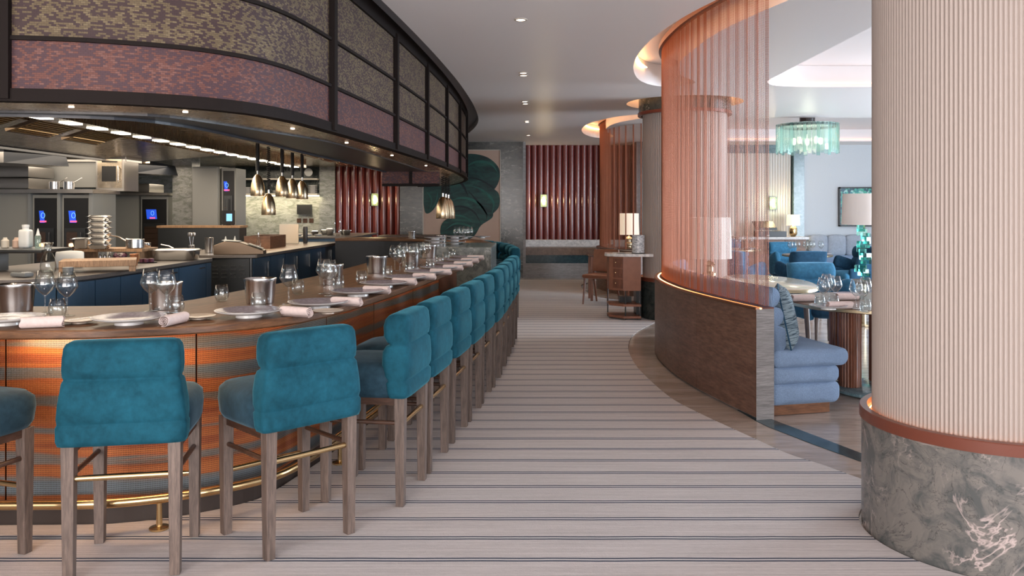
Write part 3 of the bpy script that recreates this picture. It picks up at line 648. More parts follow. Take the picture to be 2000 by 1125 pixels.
# ---- chain screens
def beads(path, zb, zt, step, pitch, r, ret=.0, bay=None, retn=0):
    pts = []
    Lp = plen(path); n = int(Lp/step)
    for i in range(n):
        p, tt, nn = along(path, i*Lp/(n-1) if n > 1 else 0)
        if bay and i % bay == 0:
            for j in range(retn): pts.append(p-nn*j*.004+tt*(.0032 if j % 2 else -.0032))
        else: pts.append(p)
    pts = np.array(pts); nz = int((zt-zb)/pitch)
    base = np.array([(r, 0, 0), (0, r, 0), (-r, 0, 0), (0, -r, 0), (0, 0, r*1.05), (0, 0, -r*1.05)])
    bf = np.array([(0, 1, 4), (1, 2, 4), (2, 3, 4), (3, 0, 4), (1, 0, 5), (2, 1, 5), (3, 2, 5), (0, 3, 5)])
    P = np.repeat(pts, nz, axis=0); Z = np.tile(zb+np.arange(nz)*pitch, len(pts))+np.repeat((np.arange(len(pts)) % 2)*pitch/2, nz)
    ctr = np.c_[P, Z]; V = (ctr[:, None, :]+base[None]).reshape(-1, 3)
    Fc = (bf[None]+(np.arange(len(ctr))*6)[:, None, None]).reshape(-1, 3)
    # thin wire through every strand
    wr = .0013; wb = np.array([(wr, 0), (-wr*.5, wr*.87), (-wr*.5, -wr*.87)])
    m = len(pts); lo = np.c_[(pts[:, None, :]+wb[None]).reshape(-1, 2), np.full(m*3, zb)]; hi = lo.copy(); hi[:, 2] = zt
    b0 = len(V); b1 = b0+3*m; idx = np.arange(m)*3; T = []
    for a, b in ((0, 1), (1, 2), (2, 0)):
        T.append(np.c_[b0+idx+a, b0+idx+b, b1+idx+b]); T.append(np.c_[b0+idx+a, b1+idx+b, b1+idx+a])
    V = np.r_[V, lo, hi]; Fc = np.r_[Fc, np.concatenate(T)]
    return V, Fc
def tri_mesh(name, V, Fc, mat, parent, smooth=True):
    me = bpy.data.meshes.new(name); me.vertices.add(len(V)); me.vertices.foreach_set('co', V.astype('f').ravel())
    me.loops.add(len(Fc)*3); me.loops.foreach_set('vertex_index', Fc.astype('i').ravel())
    me.polygons.add(len(Fc)); me.polygons.foreach_set('loop_start', np.arange(len(Fc), dtype='i')*3)
    me.update(calc_edges=True); me.polygons.foreach_set('use_smooth', [smooth]*len(Fc)); me.materials.append(M[mat]); me.validate()
    o = bpy.data.objects.new(name, me); C.objects.link(o)
    if parent: o.parent = parent
    return o
chp = offset(part, -.07)
V, Fc = beads(chp, .812, 3.15, .0180, .0125, .0033, bay=8, retn=8)
tag(tri_mesh('chain_curtain', V, Fc, 'chain_copper', None), 'tall curtain of copper bead chains standing on the curved wooden partition', 'curtain', kind='stuff')
tag(MB().band(offset(part, -.10), offset(part, -.04), 3.15, 3.2).build('curtain_track', 'copper_paint'), 'curved copper track holding the large chain curtain in the ceiling slot', 'track')
V, Fc = beads(offset(part2, -.07), .80, 3.15, .022, .0150, .0055, bay=9, retn=8)
tag(tri_mesh('chain_curtain', V, Fc, 'chain_copper', None), 'far curtain of copper bead chains near the end wall', 'curtain', kind='stuff')
tag(MB().band(offset(part2, -.10), offset(part2, -.04), 3.15, 3.2).build('curtain_track', 'copper_paint'), 'curved copper track of the far chain curtain', 'track')
tag(MB().band(part2, offset(part2, -.14), 0, .78).build('partition', 'partition_wood'), 'low curved wooden partition under the far chain curtain', 'partition')
pt = empty('partition', (1.6, 7, 0)); tag(pt, 'low curved brown wooden partition carrying the large chain curtain', 'partition')
Lp = plen(part); cuts = [0, .06+.93, 1.9, 2.9, Lp]
for a, b in zip(cuts[:-1], cuts[1:]):
    q = between(part, a+.0015, b-.0015); rel(MB().band(q, offset(q, -.03), .02, .785), pt).build('wood_panel', 'partition_wood', pt)
q = part; rel(MB().band(offset(q, -.031), offset(q, -.135), 0, .785), pt).build('core', 'grey_wood', pt)
p0, tt, nn = along(part, 0.0)
rel(MB().add([(part[0][0], part[0][1]-.003, z) for z in (0, .79)]+[(part[0][0]-nn[0]*.14+.0, part[0][1]-nn[1]*.14-.003, z) for z in (0, .79)], [(0, 1, 3, 2)]), pt).build('end_face', 'grey_wood', pt)
rel(MB().band(offset(q, .004), offset(q, -.028), .785, .80), pt).build('top_lip', 'copper', pt)
rel(MB().band(offset(q, -.030), offset(q, -.043), .785, .796), pt).build('light_strip', 'led_partition', pt)
rel(MB().band(offset(q, -.045), offset(q, -.14), .785, .80), pt).build('top_sill', 'copper_paint', pt)

# ================================================================ STOOLS
def make_stool():
    t = empty('bar_stool'); tag(t, 'x', 'bar stool', 'teal velvet bar stools around the bar')
    m = MB()
    m.loft([(0, .01, .548, .20, .20), (0, .02, .555, .245, .225), (0, .026, .58, .257, .236), (0, .028, .64, .262, .243), (0, .028, .685, .258, .24), (0, .01, .71, .235, .232), (0, 0, .724, .17, .17), (0, 0, .728, .06, .06)], 44, 5)
    m.build('seat', 'velvet_seat', t, smooth='all')
    # backrest: two padded rolls in front, three seamed panels behind
    m = MB(); rings = []
    for z, hw, yf, yb in ((.553, .235, -.15, -.228), (.556, .255, -.14, -.243), (.575, .261, -.13, -.251), (.63, .262, -.12, -.252), (.640, .258, -.13, -.2395), (.647, .258, -.128, -.244), (.665, .259, -.112, -.254), (.72, .254, -.098, -.258), (.78, .243, -.098, -.257), (.805, .239, -.112, -.252), (.815, .234, -.137, -.240), (.821, .231, -.140, -.236), (.829, .235, -.122, -.247), (.86, .238, -.105, -.253), (.91, .236, -.102, -.251), (.945, .231, -.112, -.247), (.962, .221, -.128, -.238), (.970, .205, -.15, -.222), (.973, .17, -.165, -.20)):
        rings.append((0, (yf+yb)/2, z, hw, (yf-yb)/2))
    m.loft(rings, 44, 6); m.build('backrest', 'velvet_back', t, smooth='all')
    for sx in (-1, 1):
        for sy in (-1, 1):
            y = -.20 if sy < 0 else .195; x = .212*sx; b = MB()
            a0, a1 = .0205, .0265
            b.add([(x*1.0+i*a0, y+j*a0, 0.0095) for j in (-1, 1) for i in (-1, 1)]+[(x+i*a1, y+j*a1, .556) for j in (-1, 1) for i in (-1, 1)],
                  [(0, 1, 3, 2), (4, 5, 7, 6), (0, 1, 5, 4), (2, 3, 7, 6), (0, 2, 6, 4), (1, 3, 7, 5)])
            b.build('leg', 'leg_wood', t, bevel=.002)
    for sx in (-1, 1): MB().bx(.212*sx-.013, .212*sx+.013, -.18, .175, .516, .552).build('apron', 'dark_wood', t)
    MB().bx(-.19, .19, .182, .208, .516, .552).build('apron', 'dark_wood', t)
    for sx in (-1, 1): MB().tube([(.212*sx, -.18, .425), (.212*sx, .175, .425)], .011, 10).build('side_stretcher', 'dark_wood', t, smooth=True)
    MB().tube([(-.19, -.202, .42), (.19, -.202, .42)], .0125, 12).build('rear_stretcher', 'brass', t, smooth=True)
    MB().tube([(-.19, .195, .30), (.19, .195, .30)], .0125, 12).build('foot_rest', 'brass', t, smooth=True)
    t.scale = (.95, 1, 1)
    return t
stool = make_stool(); first = True
def put_stool(x, y, yaw, label):
    global first
    if first: stool.location = (x, y, 0); stool.rotation_euler = (0, 0, R(yaw)); stool['label'] = label; first = False; return stool
    return dup(stool, (x, y, 0), R(yaw), label)
put_stool(-1.612, 3.515, 10.4, 'teal velvet bar stool turned squarely away, nearest the viewer at the curved end')
put_stool(-1.035, 3.775, 45, 'teal velvet bar stool angled at the corner of the bar')
put_stool(-2.365, 3.43, -17, 'teal velvet bar stool cut off by the left edge, mostly seat visible')
mids = [(-.533, 4.32), (-.450, 4.836), (-.361, 5.43), (-.283, 5.96), (-.217, 6.50), (-.145, 7.07), (-.098, 7.60), (-.060, 8.13), (-.018, 8.68), (.020, 9.24)]
for k, (x, y) in enumerate(mids):
    a, b = mids[max(k-1, 0)], mids[min(k+1, len(mids)-1)]
    yaw = math.degrees(math.atan2(b[1]-a[1], b[0]-a[0])); f = (-math.sin(R(yaw)), math.cos(R(yaw)))
    put_stool(x+.195*f[0], y+.195*f[1], yaw, 'teal velvet bar stool, %s in the row down the long side counting from the corner' % ORD[k])
rowp = catmull([(.052, 9.8), (.075, 10.5), (.07, 11.1), (.03, 11.8), (-.06, 12.6), (-.24, 13.4), (-.52, 14.15), (-.95, 14.75)], 8)
for k in range(6):
    p, tt, nn = along(rowp, 1.72+k*.60)
    put_stool(p[0]+nn[0]*.195, p[1]+nn[1]*.195, math.degrees(math.atan2(tt[1], tt[0])), 'teal velvet bar stool at the far curved end, %s beyond the marble block corner' % ORD[k])

# ================================================================ PLACE SETTINGS ON THE BAR
ZB = .966
def wine_glass(name='wine_glass', s=1.0):
    t = empty(name)
    MB().lathe([(.036*s, 0), (.037*s, .002), (.012*s, .005), (.0045*s, .012), (.0038*s, .05*s), (.0042*s, .088*s), (.010*s, .097*s)], n=20).build('stem', 'clear_glass', t, smooth='all')
    MB().lathe([(.002, .093*s), (.012*s, .097*s), (.032*s, .116*s), (.050*s, .143*s), (.0515*s, .150*s), (.045*s, .175*s), (.0335*s, .222*s), (.0325*s, .222*s), (.044*s, .175*s), (.0503*s, .150*s), (.0488*s, .144*s), (.031*s, .1185*s), (.012*s, .100*s), (.001, .0985*s)], n=26, cap=False).build('bowl', 'clear_glass', t, smooth='all')
    return t
def tumbler():
    m = MB(); m.lathe([(.001, 0), (.025, 0), (.034, .008), (.043, .035), (.0425, .055), (.0335, .10), (.0325, .10), (.0413, .055), (.0418, .036), (.033, .0115), (.022, .006), (.001, .006)], n=26, cap=False)
    return m.build('tumbler', 'clear_glass', smooth='all')
def plate():
    t = empty('dinner_plate')
    MB().lathe([(.062, 0), (.064, 0), (.062, .014), (.10, .018), (.155, .030), (.163, .036), (.163, .0375), (.158, .0375), (.10, .022), (.02, .0185)], n=56).build('dish', 'ceramic', t, smooth=True)
    MB().lathe([(.001, .0192), (.06, .0194), (.10, .0232), (.152, .0352), (.157, .0383), (.156, .0385), (.10, .0245), (.06, .0203), (.001, .0200)], n=56, cap=False).build('glaze', 'plate_glaze', t, smooth=True)
    return t
def side_plate():
    return MB().lathe([(.03, 0), (.034, 0), (.033, .006), (.06, .009), (.080, .016), (.080, .0175), (.06, .0125), (.01, .010)], n=36).build('side_plate', 'small_plate', smooth=True)
def napkin(L=.17):
    m = MB(); sp = []
    for i in range(60):
        a = i*.30; r = .004+.0225*i/59; sp.append((r*math.cos(a), r*math.sin(a)+.0275))
    th = .0018; n = len(sp); out = [(p[0]*1.0, p[1]) for p in sp]
    V = []; Fs = []
    for x in (-L/2, L/2):
        for s_ in (0, 1):
            for i, (u, w_) in enumerate(out):
                dx, dy = u, w_-.0275; l = math.hypot(dx, dy) or 1; k = th*s_
                V.append((x+(.004*math.sin(i*.9) if abs(x) else 0), u+dx/l*k, w_+dy/l*k))
    for i in range(n-1):
        a = i; Fs += [(a, a+1, 2*n+a+1, 2*n+a), (n+a, 3*n+a, 3*n+a+1, n+a+1), (a, n+a, n+a+1, a+1), (2*n+a, 2*n+a+1, 3*n+a+1, 3*n+a)]
    m.add(V, Fs); return m.build('rolled_napkin', 'linen', smooth=True)
def bucket():
    return MB().lathe([(.074, 0), (.078, .002), (.083, .05), (.089, .128), (.094, .143), (.093, .146), (.0895, .143), (.084, .128), (.076, .006), (.0, .005)], n=44, cap=False).build('wine_cooler', 'steel', smooth=True)
def fork():
    m = MB(); m.rbox((0, 0, .0), (.11, .010, .002), .001, 3)
    m.box((.065, 0, .001), (.03, .018, .002)).box((.098, -.006, .002), (.036, .003, .002)).box((.098, 0, .002), (.036, .003, .002)).box((.098, .006, .002), (.036, .003, .002)); return m.build('fork', 'steel', smooth=True)
WG, TU, PL, SP, NA, BU = wine_glass(), tumbler(), plate(), side_plate(), napkin(), bucket()
protos = {'wg': [WG, 0], 'tu': [TU, 0], 'pl': [PL, 0], 'sp': [SP, 0], 'na': [NA, 0], 'bu': [BU, 0]}
CAT = {'wg': 'wine glass', 'tu': 'tumbler', 'pl': 'plate', 'sp': 'side plate', 'na': 'napkin', 'bu': 'wine cooler'}
def put(k, p, label, group, rz=0, sc=1):
    o = protos[k][0] if protos[k][1] == 0 else dup(protos[k][0])
    protos[k][1] += 1; o.location = p; o.rotation_euler = (0, 0, R(rz)); o.scale = (sc, sc, sc)
    for key in ('label', 'group'): 
        if key in o: del o[key]
    tag(o, label, CAT[k], group); return o
def onbar(x, y, z=ZB): return at(x, y, z)
# (picture x, y of the foot) for plates, from the near curved end to the far end
plates = [(12, 634), (252, 633), (486, 619), (622, 601), (699, 578), (749, 561), (791, 549), (828, 537.5), (857, 529), (878, 521), (894, 513.5), (909, 507.5)]
where = ['at the left edge of the picture', 'behind the nearest stool back', 'at the corner stool', 'just past the corner'] + ['%s past the corner' % ORD[k] for k in range(1, 9)]
for k, (x, y) in enumerate(plates):
    put('pl', onbar(x, y), 'speckled mauve grey dinner plate %s on the bar' % where[k], 'dinner plates along the bar', 17*k)
naps = [(83, 640, 18), (340, 634, 80), (578, 619, 155), (677, 598, 165), (790, 557, 165), (736, 574, 165)]
nl = ['beside the two wine glasses at left', 'right of the plate behind the nearest stool', 'right of the corner plate', 'right of the plate just past the corner', 'right of the third plate past the corner', 'right of the second plate past the corner']
for (x, y, rz), l in zip(naps, nl): put('na', onbar(x, y), 'rolled pale pink napkin %s' % l, 'rolled napkins on the bar', rz)
for k, (x, y) in enumerate([(829, 546.5), (861, 537), (885, 528.5), (905, 521), (918, 514), (929, 508)]):
    put('na', onbar(x, y), 'rolled pale pink napkin right of the %s plate past the corner' % ORD[3+k], 'rolled napkins on the bar', 172)
for x, y, l in ((155, 631, 'small beige side plate with a fork left of the large plate behind the nearest stool'), (388, 623, 'small beige side plate left of the corner stool plate'), (640, 612, 'small beige side plate showing beneath the plate just past the corner'), (575, 603, 'small beige side plate left of the plate just past the corner')):
    put('sp', onbar(x, y), l, 'side plates on the bar')
p = onbar(160, 629); fk = fork(); fk.location = (p.x, p.y, ZB+.0185); fk.rotation_euler = (0, R(-4), R(35)); tag(fk, 'small steel fork lying on the beige side plate', 'fork')
for x, y, l in ((32, 607, 'at the left edge of the picture'), (322, 603, 'behind the pair of glasses near the corner'), (508, 592, 'left of the single wine glass at the corner'), (646, 555, 'behind the glass pair just past the corner'), (736, 533, 'in the middle of the bar'), (802, 520, 'behind the second cluster of glasses'), (838, 504, 'at the far end before the marble block')):
    put('bu', onbar(x, y), 'brushed steel wine cooler %s' % l, 'steel wine coolers on the bar', 0, .98)
gl = [((88, 612), 'left one of the pair at the left end'), ((131, 617), 'right one of the pair at the left end'), ((294, 608), 'left one of the pair near the corner'), ((325, 611), 'right one of the pair near the corner'), ((564, 594), 'single one beside the corner cooler'), ((633, 574), 'left one just past the corner'), ((644, 578), 'right one just past the corner'), ((771, 529), 'left one of the second cluster'), ((781, 536), 'right one of the second cluster'), ((808, 523), 'front one of the third cluster'), ((822, 518), 'middle one of the third cluster'), ((833, 515), 'rear one of the third cluster'), ((788, 521), 'rear one of the second cluster')]
for (x, y), l in gl: put('wg', onbar(x, y), 'tall angular wine glass on the bar, %s' % l, 'wine glasses on the bar', 0, 1.0)
tl = [((112, 621), 'under the left pair of wine glasses'), ((344, 613), 'under the corner pair of wine glasses'), ((433, 588), 'standing alone on the corner'), ((582, 575), 'behind the single wine glass'), ((661, 566), 'right of the second cooler pair'), ((706, 555), 'left of the middle cooler'), ((757, 543), 'right of the middle cooler'), ((505, 606), 'in front of the corner cooler'), ((800, 534), 'beside the third cluster of glasses'), ((840, 527), 'before the far cooler'), ((859, 517), 'third from the far end'), ((871, 510), 'second from the far end'), ((883, 504), 'at the far end of the bar')]
for (x, y), l in tl: put('tu', onbar(x, y), 'stemless water glass on the bar, %s' % l, 'tumblers on the bar', 0, .95)
# marble block and far counter: stacked plates, steel cup, glasses
for k in range(3):
    for j, (x, y) in enumerate(((850, 480), (888, 477))):
        p = at(x, y, 1.052); put('pl', (p.x, p.y, 1.052+.0385*k), 'dinner plate in the %s stack under the heat lamps, %s from the bottom' % (('left', 'right')[j], ORD[k]), 'plates stacked on the marble block', 0, .85)
p = at(862, 476, 1.052); put('bu', p, 'steel cup under the heat lamps on the marble block', 'steel wine coolers on the bar', 0, .75)
for k, (x, y) in enumerate(((893, 477), (902, 475.5), (909, 477.5), (917, 475.5), (910, 475))):
    p = at(x, y, 1.052); put('wg', p, 'wine glass in the crowd on the marble block, %s from left' % ORD[k], 'wine glasses on the marble block')
for k, (x, y) in enumerate(((908, 465.5), (941, 465))):
    p = at(x, y, 1.002); put('pl', (p.x, min(p.y, 14.3), 1.002), 'dinner plate on the far curved counter, %s from left' % ORD[k], 'plates on the far counter', 0, .9)
p = at(803, 466, 1.002); put('bu', (-1.75, 14.35, 1.002), 'steel cup standing on the far dark counter', 'steel wine coolers on the bar', 0, .8)

# ================================================================ HEAT LAMPS
def heat_lamp(x, y, z, ztop, label, group, coil=False):
    t = empty('heat_lamp', (x, y, z)); tag(t, label, 'heat lamp', group)
    MB().lathe([(.100, 0), (.102, .004), (.100, .09), (.089, .18), (.066, .26), (.034, .305), (.018, .318), (.001, .32), (.001, .312), (.030, .298), (.060, .256), (.084, .178), (.094, .09), (.094, .0)], n=36, cap=False).build('shade', 'lamp_brass', t, smooth=True)
    MB().lathe([(.016, .315), (.016, .37), (.010, .375)], n=16).build('socket', 'steel', t, smooth=True)
    MB().lathe([(.001, .10), (.03, .11), (.04, .15), (.02, .22)], n=16).build('bulb', 'warm_lamp', t, smooth=True)
    h = ztop-z
    if coil:
        n = int((h-.37)/.03*10); pts = [(.022*math.cos(2*PI*i/10), .022*math.sin(2*PI*i/10), .37+(h-.37)*i/n) for i in range(n+1)]
        MB().tube(pts, .007, 6).build('cord', 'black_rubber', t, smooth=True)
    else: MB().lathe([(.028, .37), (.028, h)], n=14).build('cord', 'black_rubber', t, smooth=True)
    light('heat_lamp_light', 'SPOT', (x, y, z+.05), 16, (1, .66, .36), .04, spot=R(110))
    return t
hl = [(503, 383, 12.0, False), (551, 384, 12.6, False), (571, 387, 13.3, False), (590, 389, 14.0, False)]
for k, (x, y, D, c) in enumerate(hl):
    p = pd(x, y, D); heat_lamp(p.x, p.y, p.z, 2.46, 'raised brass bell heat lamp over the kitchen pass, %s from left' % ORD[k], 'brass heat lamps over the kitchen pass', c)
p = pd(524.5, 420, 12.0); heat_lamp(p.x, p.y, p.z, 2.46, 'lowered brass bell heat lamp hanging on a coiled cord', 'brass heat lamps over the kitchen pass', True)
for k, (x, D) in enumerate(((865, 11.9), (871, 12.3), (876, 12.7))):
    p = pd(x, 427, D); heat_lamp(p.x, p.y, p.z, 1.985, 'brass bell heat lamp over the marble block, %s of three from left' % ORD[k], 'brass heat lamps over the marble block', True)

# ================================================================ KITCHEN
def cbox(name, mat, x0, x1, y0, y1, z0, z1, parent=None, bevel=0):
    m = MB().bx(x0, x1, y0, y1, z0, z1)
    if parent is not None: rel(m, parent)
    return m.build(name, mat, parent, bevel=bevel)
# first island (left)
i1 = catmull([(-7.5, 6.95), (-5.6, 6.93), (-4.5, 6.95), (-4.1, 7.1), (-3.88, 7.4), (-3.78, 8.2), (-3.72, 9.2), (-3.69, 10.1)], 8)
i1i = [tuple(along([(-7.5, 8.3), (-5.4, 8.3), (-5.2, 10.1)], (plen([(-7.5, 8.3), (-5.4, 8.3), (-5.2, 10.1)]))*k/(len(i1)-1))[0]) for k in range(len(i1))]
tag(MB().band(i1, i1i, .86, .90).build('island_worktop', 'counter_stone', smooth=True, bevel=.005), 'brown stone worktop of the left kitchen island', 'worktop')
isl = empty('kitchen_island', (-4.2, 8, 0)); tag(isl, 'left kitchen island with blue doors curving round its end', 'kitchen island')
f1 = offset(i1, .03); rel(MB().band(f1, offset(f1, .5), 0.08, .858), isl).build('body', 'kitchen_dark', isl)
L1 = plen(f1); ds = [.6, 1.5, 2.4, 3.15, 3.55, 3.95, 4.35, 4.75, 5.55, 6.3, L1-.02]
for a, b in zip(ds[:-1], ds[1:]):
    q = between(f1, a+.006, b-.006); d = rel(MB().band(offset(q, -.022), offset(q, -.002), .12, .845), isl).build('door', 'blue_cabinet', isl)
    if b-a > .5:
        pp, tt, nn = along(f1, b-.14)
        rel(MB().box((pp[0]-nn[0]*.03, pp[1]-nn[1]*.03, .80), (.16, .012, .015), math.atan2(tt[1], tt[0])), isl).build('handle', 'steel', isl)
# second island (centre) running away from the viewer
i2 = catmull([(-3.95, 10.75), (-3.42, 10.8), (-3.36, 10.95), (-3.3, 12.2), (-3.22, 13.6), (-3.13, 15.3)], 6)
tag(MB().prism([(p[0], p[1]) for p in i2]+[(-4.6, 15.3), (-4.6, 10.75)], .86, .90).build('island_worktop', 'counter_stone', bevel=.005), 'brown stone worktop of the long central kitchen pass', 'worktop')
is2 = empty('kitchen_pass', (-4, 13, 0)); tag(is2, 'long central kitchen pass with blue doors and vented steel end', 'kitchen island')
cbox('body', 'kitchen_dark', -4.5, -3.46, 10.86, 15.3, .05, .858, is2)
cbox('vented_end', 'dark_steel', -3.98, -3.47, 10.82, 10.85, .1, .85, is2)
for i in range(4):
    for j in range(4): rel(MB().bx(-3.955+.118*i, -3.955+.118*i+.075, 10.812, 10.819, .74-.05*j, .758-.05*j), is2).build('vent_slot', 'steel', is2)
cbox('corner_post', 'steel', -3.46, -3.44, 10.82, 10.86, .05, .858, is2)
ln = [(-3.43, 10.88), (-3.36, 12.2), (-3.28, 13.6), (-3.18, 15.3)]; Ln = plen(ln)
for k in range(7):
    q = between(ln, Ln*k/7+.006, Ln*(k+1)/7-.006); rel(MB().band(q, offset(q, .03), .12, .845), is2).build('door', 'blue_cabinet', is2)
    pp, tt, nn = along(ln, Ln*(k+.8)/7); rel(MB().box((pp[0]-nn[0]*.015, pp[1]-nn[1]*.015, .68), (.018, .02, .2), math.atan2(tt[1], tt[0])), is2).build('handle', 'steel', is2)
# raised end counter behind the pass
tag(MB().prism([(-4.6, 15.35), (-3.02, 15.35), (-2.92, 17.9), (-4.6, 17.9)], .955, .99).build('island_worktop', 'counter_stone', bevel=.004), 'raised worktop at the far end of the kitchen pass', 'worktop')
e = empty('end_cabinet', (-3.8, 16.5, 0)); tag(e, 'blue cabinet under the raised far kitchen worktop', 'cabinet'); cbox('body', 'blue_cabinet', -4.55, -3.06, 15.38, 17.85, .05, .953, e); cbox('toe_kick', 'black', -4.5, -3.1, 15.42, 17.8, 0.005, .05, e)
tag(MB().bx(-2.55, -1.3, 15.6, 16.3, .92, 1.0).build('dark_wood_shelf', 'dark_wood'), 'thick dark wood counter at the far end of the kitchen aisle', 'counter')
tag(MB().bx(-2.5, -1.4, 15.7, 16.25, 0, .918).build('low_cabinet', 'kitchen_dark'), 'dark cabinet under the thick wood counter', 'cabinet')

def oven(name, x0, x1, y, z0, z1, label, glow, grp='combination ovens', parent=None):
    t = empty(name, ((x0+x1)/2, y, z0)); tag(t, label, 'oven', grp); w_ = x1-x0; h = z1-z0; W = w_/2
    MB().bx(-W, W, .0, .55, 0, h).build('body', 'appliance_grey', t)
    MB().bx(-W+.03, W-.03, -.012, -.001, .03, h-.05).build('front_frame', 'black', t)
    s_ = MB().add([(-W+.12, -.02, h-.42), (W-.2, -.02, h-.42), (W-.22, -.016, h-.24), (-W+.10, -.016, h-.24)], [(0, 1, 2, 3)]).build('control_screen', 'screen_blue', t)
    MB().box((-.03, -.024, h-.40), (.10, .003, .025)).build('status_bar', 'screen_pink', s_)
    rg = [(.028*math.cos(a)-.03, -.024, h-.31+.04*math.sin(a)) for a in [2*PI*k/20 for k in range(21)]]; MB().tube(rg, .004, 5).build('dial_ring', 'screen_cyan', s_)
    d = MB().bx(-W+.05, W-.06, -.03, -.014, .05, h-.50).build('door', 'dark_steel', t)
    MB().bx(-W+.08, W-.18, -.036, -.031, .10, h-.56).build('door_glass', 'smoked', d)
    MB().tube([(W-.11, -.07, .12), (W-.11, -.07, h-.56)], .012, 8).build('handle', 'black', d)
    if glow:
        MB().lathe([(.001, 0), (.035, .01), (.035, .05), (.001, .06)], (-W+.16, -.045, h-.78), 12).build('oven_light', 'oven_glow', d)
    for k in range(5): MB().bx(-W+.10, W-.2, -.040, -.037, .15+.1*k, .157+.1*k).build('rack', 'dark_bronze', d)
    return t
plain('smoked', (.05, .03, .022), .15)
# appliance block: side panel, two ovens under one shelf
ab = empty('appliance_block', (-7, 12.6, 0)); tag(ab, 'grey steel appliance block with a shelf over two ovens', 'appliance block')
cbox('side_panel', 'appliance_grey', -9.0, -7.22, 12.25, 12.9, .0, 1.74, ab); cbox('shelf_top', 'pan_steel', -9.0, -6.22, 12.15, 13.0, 1.742, 1.80, ab)
cbox('upright', 'side_grey', -6.77, -6.73, 12.2, 12.9, 0, 1.74, ab); cbox('upright', 'side_grey', -6.30, -6.24, 12.2, 12.9, 0, 1.74, ab); cbox('upright', 'side_grey', -7.215, -7.17, 12.2, 12.9, 0, 1.74, ab)
oven('combi_oven', -7.165, -6.775, 12.25, .62, 1.72, 'black built-in oven with blue touch screen, left one of the pair', True)
oven('combi_oven', -6.725, -6.305, 12.25, .62, 1.72, 'black built-in oven with blue touch screen, right one of the pair', True)
ab2 = empty('appliance_block', (-7, 15.6, 0)); tag(ab2, 'farther grey steel appliance block left of the marble column', 'appliance block')
cbox('side_panel', 'appliance_grey', -8.9, -6.97, 15.3, 16.0, 0, 1.76, ab2); cbox('shelf_top', 'pan_steel', -8.9, -6.4, 15.2, 16.1, 1.762, 1.81, ab2); cbox('dark_door', 'black', -7.85, -7.5, 15.28, 15.297, .9, 1.62, ab2)
oven('combi_oven', -6.93, -6.42, 15.3, .6, 1.74, 'black oven with small blue screen beside the marble column', False)
struct(MB().bx(-6.30, -5.94, 15.2, 15.6, 0, 2.46).build('column_marble', 'kitchen_marble'), 'slim pale marble kitchen column', 'column')
fr_ = empty('tall_refrigerator', (-5.6, 15.0, 0)); tag(fr_, 'tall plain grey refrigerator right of the marble column', 'refrigerator')
cbox('body', 'appliance_grey', -5.82, -5.32, 14.9, 15.7, 0, 2.28, fr_); cbox('door', 'appliance_grey', -5.80, -5.34, 14.87, 14.9, .06, 2.26, fr_, .01)
oven('tall_oven', -5.28, -5.02, 14.9, .98, 2.25, 'narrow tall black oven with blue screen beside the grey refrigerator', False, None)
lc = empty('ledge_cabinet', (-5.2, 14.3, 0)); tag(lc, 'wood topped steel ledge cabinet in front of the grey refrigerator', 'cabinet')
cbox('body', 'dark_steel', -6.1, -4.7, 14.12, 14.5, 0, 1.18, lc); cbox('top', 'block_wood', -6.12, -4.68, 14.1, 14.52, 1.182, 1.22, lc)
tc_ = empty('steel_cabinet', (-5.15, 15, 0)); tag(tc_, 'dark steel cabinet carrying the narrow tall oven', 'cabinet'); cbox('body', 'dark_steel', -5.29, -5.0, 14.9, 15.6, 0, .975, tc_)
tm = empty('payment_screen', (-4.95, 14.3, 1.36)); tag(tm, 'small tilted order screen below the tall oven', 'screen')
MB().box((0, 0, 0), (.22, .03, .24)).build('bezel', 'black', tm); MB().box((.02, -.018, 0), (.10, .004, .13)).build('display', 'screen_cyan', tm); MB().bx(-.04, .04, .0, .04, -.138, -.1).build('stand', 'black', tm)
# salamander hoods and stacked baskets on the blocks
def hood(x0, x1, y0, y1, z0, z1, label):
    t = empty('grill_hood', (x1, y0, z0)); tag(t, label, 'grill')
    m = MB().add([(x0-x1, 0, 0), (0, 0, 0), (0, 0, z1-z0), (x0-x1, 0, z1-z0), (x0-x1, y1-y0, 0), (.35, y1-y0, 0), (.30, y1-y0, z1-z0-.1), (x0-x1, y1-y0, z1-z0)], [(0, 1, 2, 3), (4, 5, 6, 7), (0, 1, 5, 4), (3, 2, 6, 7), (0, 3, 7, 4)])
    m.build('hood_body', 'pan_steel', t); MB().add([(.001, 0, 0), (.002, 0, z1-z0), (.30, y1-y0, z1-z0-.1), (.352, y1-y0, 0)], [(0, 1, 2, 3)]).build('side_panel', 'kitchen_dark', t)
    MB().box((.10, .28, (z1-z0)*.75), (.08, .03, .03)).build('lamp', 'warm_lamp', t); return t
hood(-8.6, -6.95, 11.2, 12.2, 2.14, 2.43, 'steel fronted grill hood at the left edge with a dark side')
hood(-7.25, -6.55, 14.2, 15.2, 2.13, 2.40, 'smaller steel grill hood beside the marble column')
def basket(x0, x1, y0, y1, z, label):
    o = MB().rbox(((x0+x1)/2, (y0+y1)/2, z+.085), (x1-x0, y1-y0, .17), .02, 4).box(((x0+x1)/2, y0-.005, z+.088), (x1-x0+.01, .01, .012)).build('gastronorm_tray', 'pan_steel', smooth=True); tag(o, label, 'tray')
basket(-8.8, -7.2, 12.2, 12.9, 1.803, 'long steel tray on the shelf at the left edge, lower of two'); basket(-8.8, -7.2, 12.2, 12.9, 1.976, 'long steel tray on the shelf at the left edge, upper of two')
basket(-7.35, -6.75, 15.25, 15.9, 1.813, 'steel tray on the farther shelf beside the column')
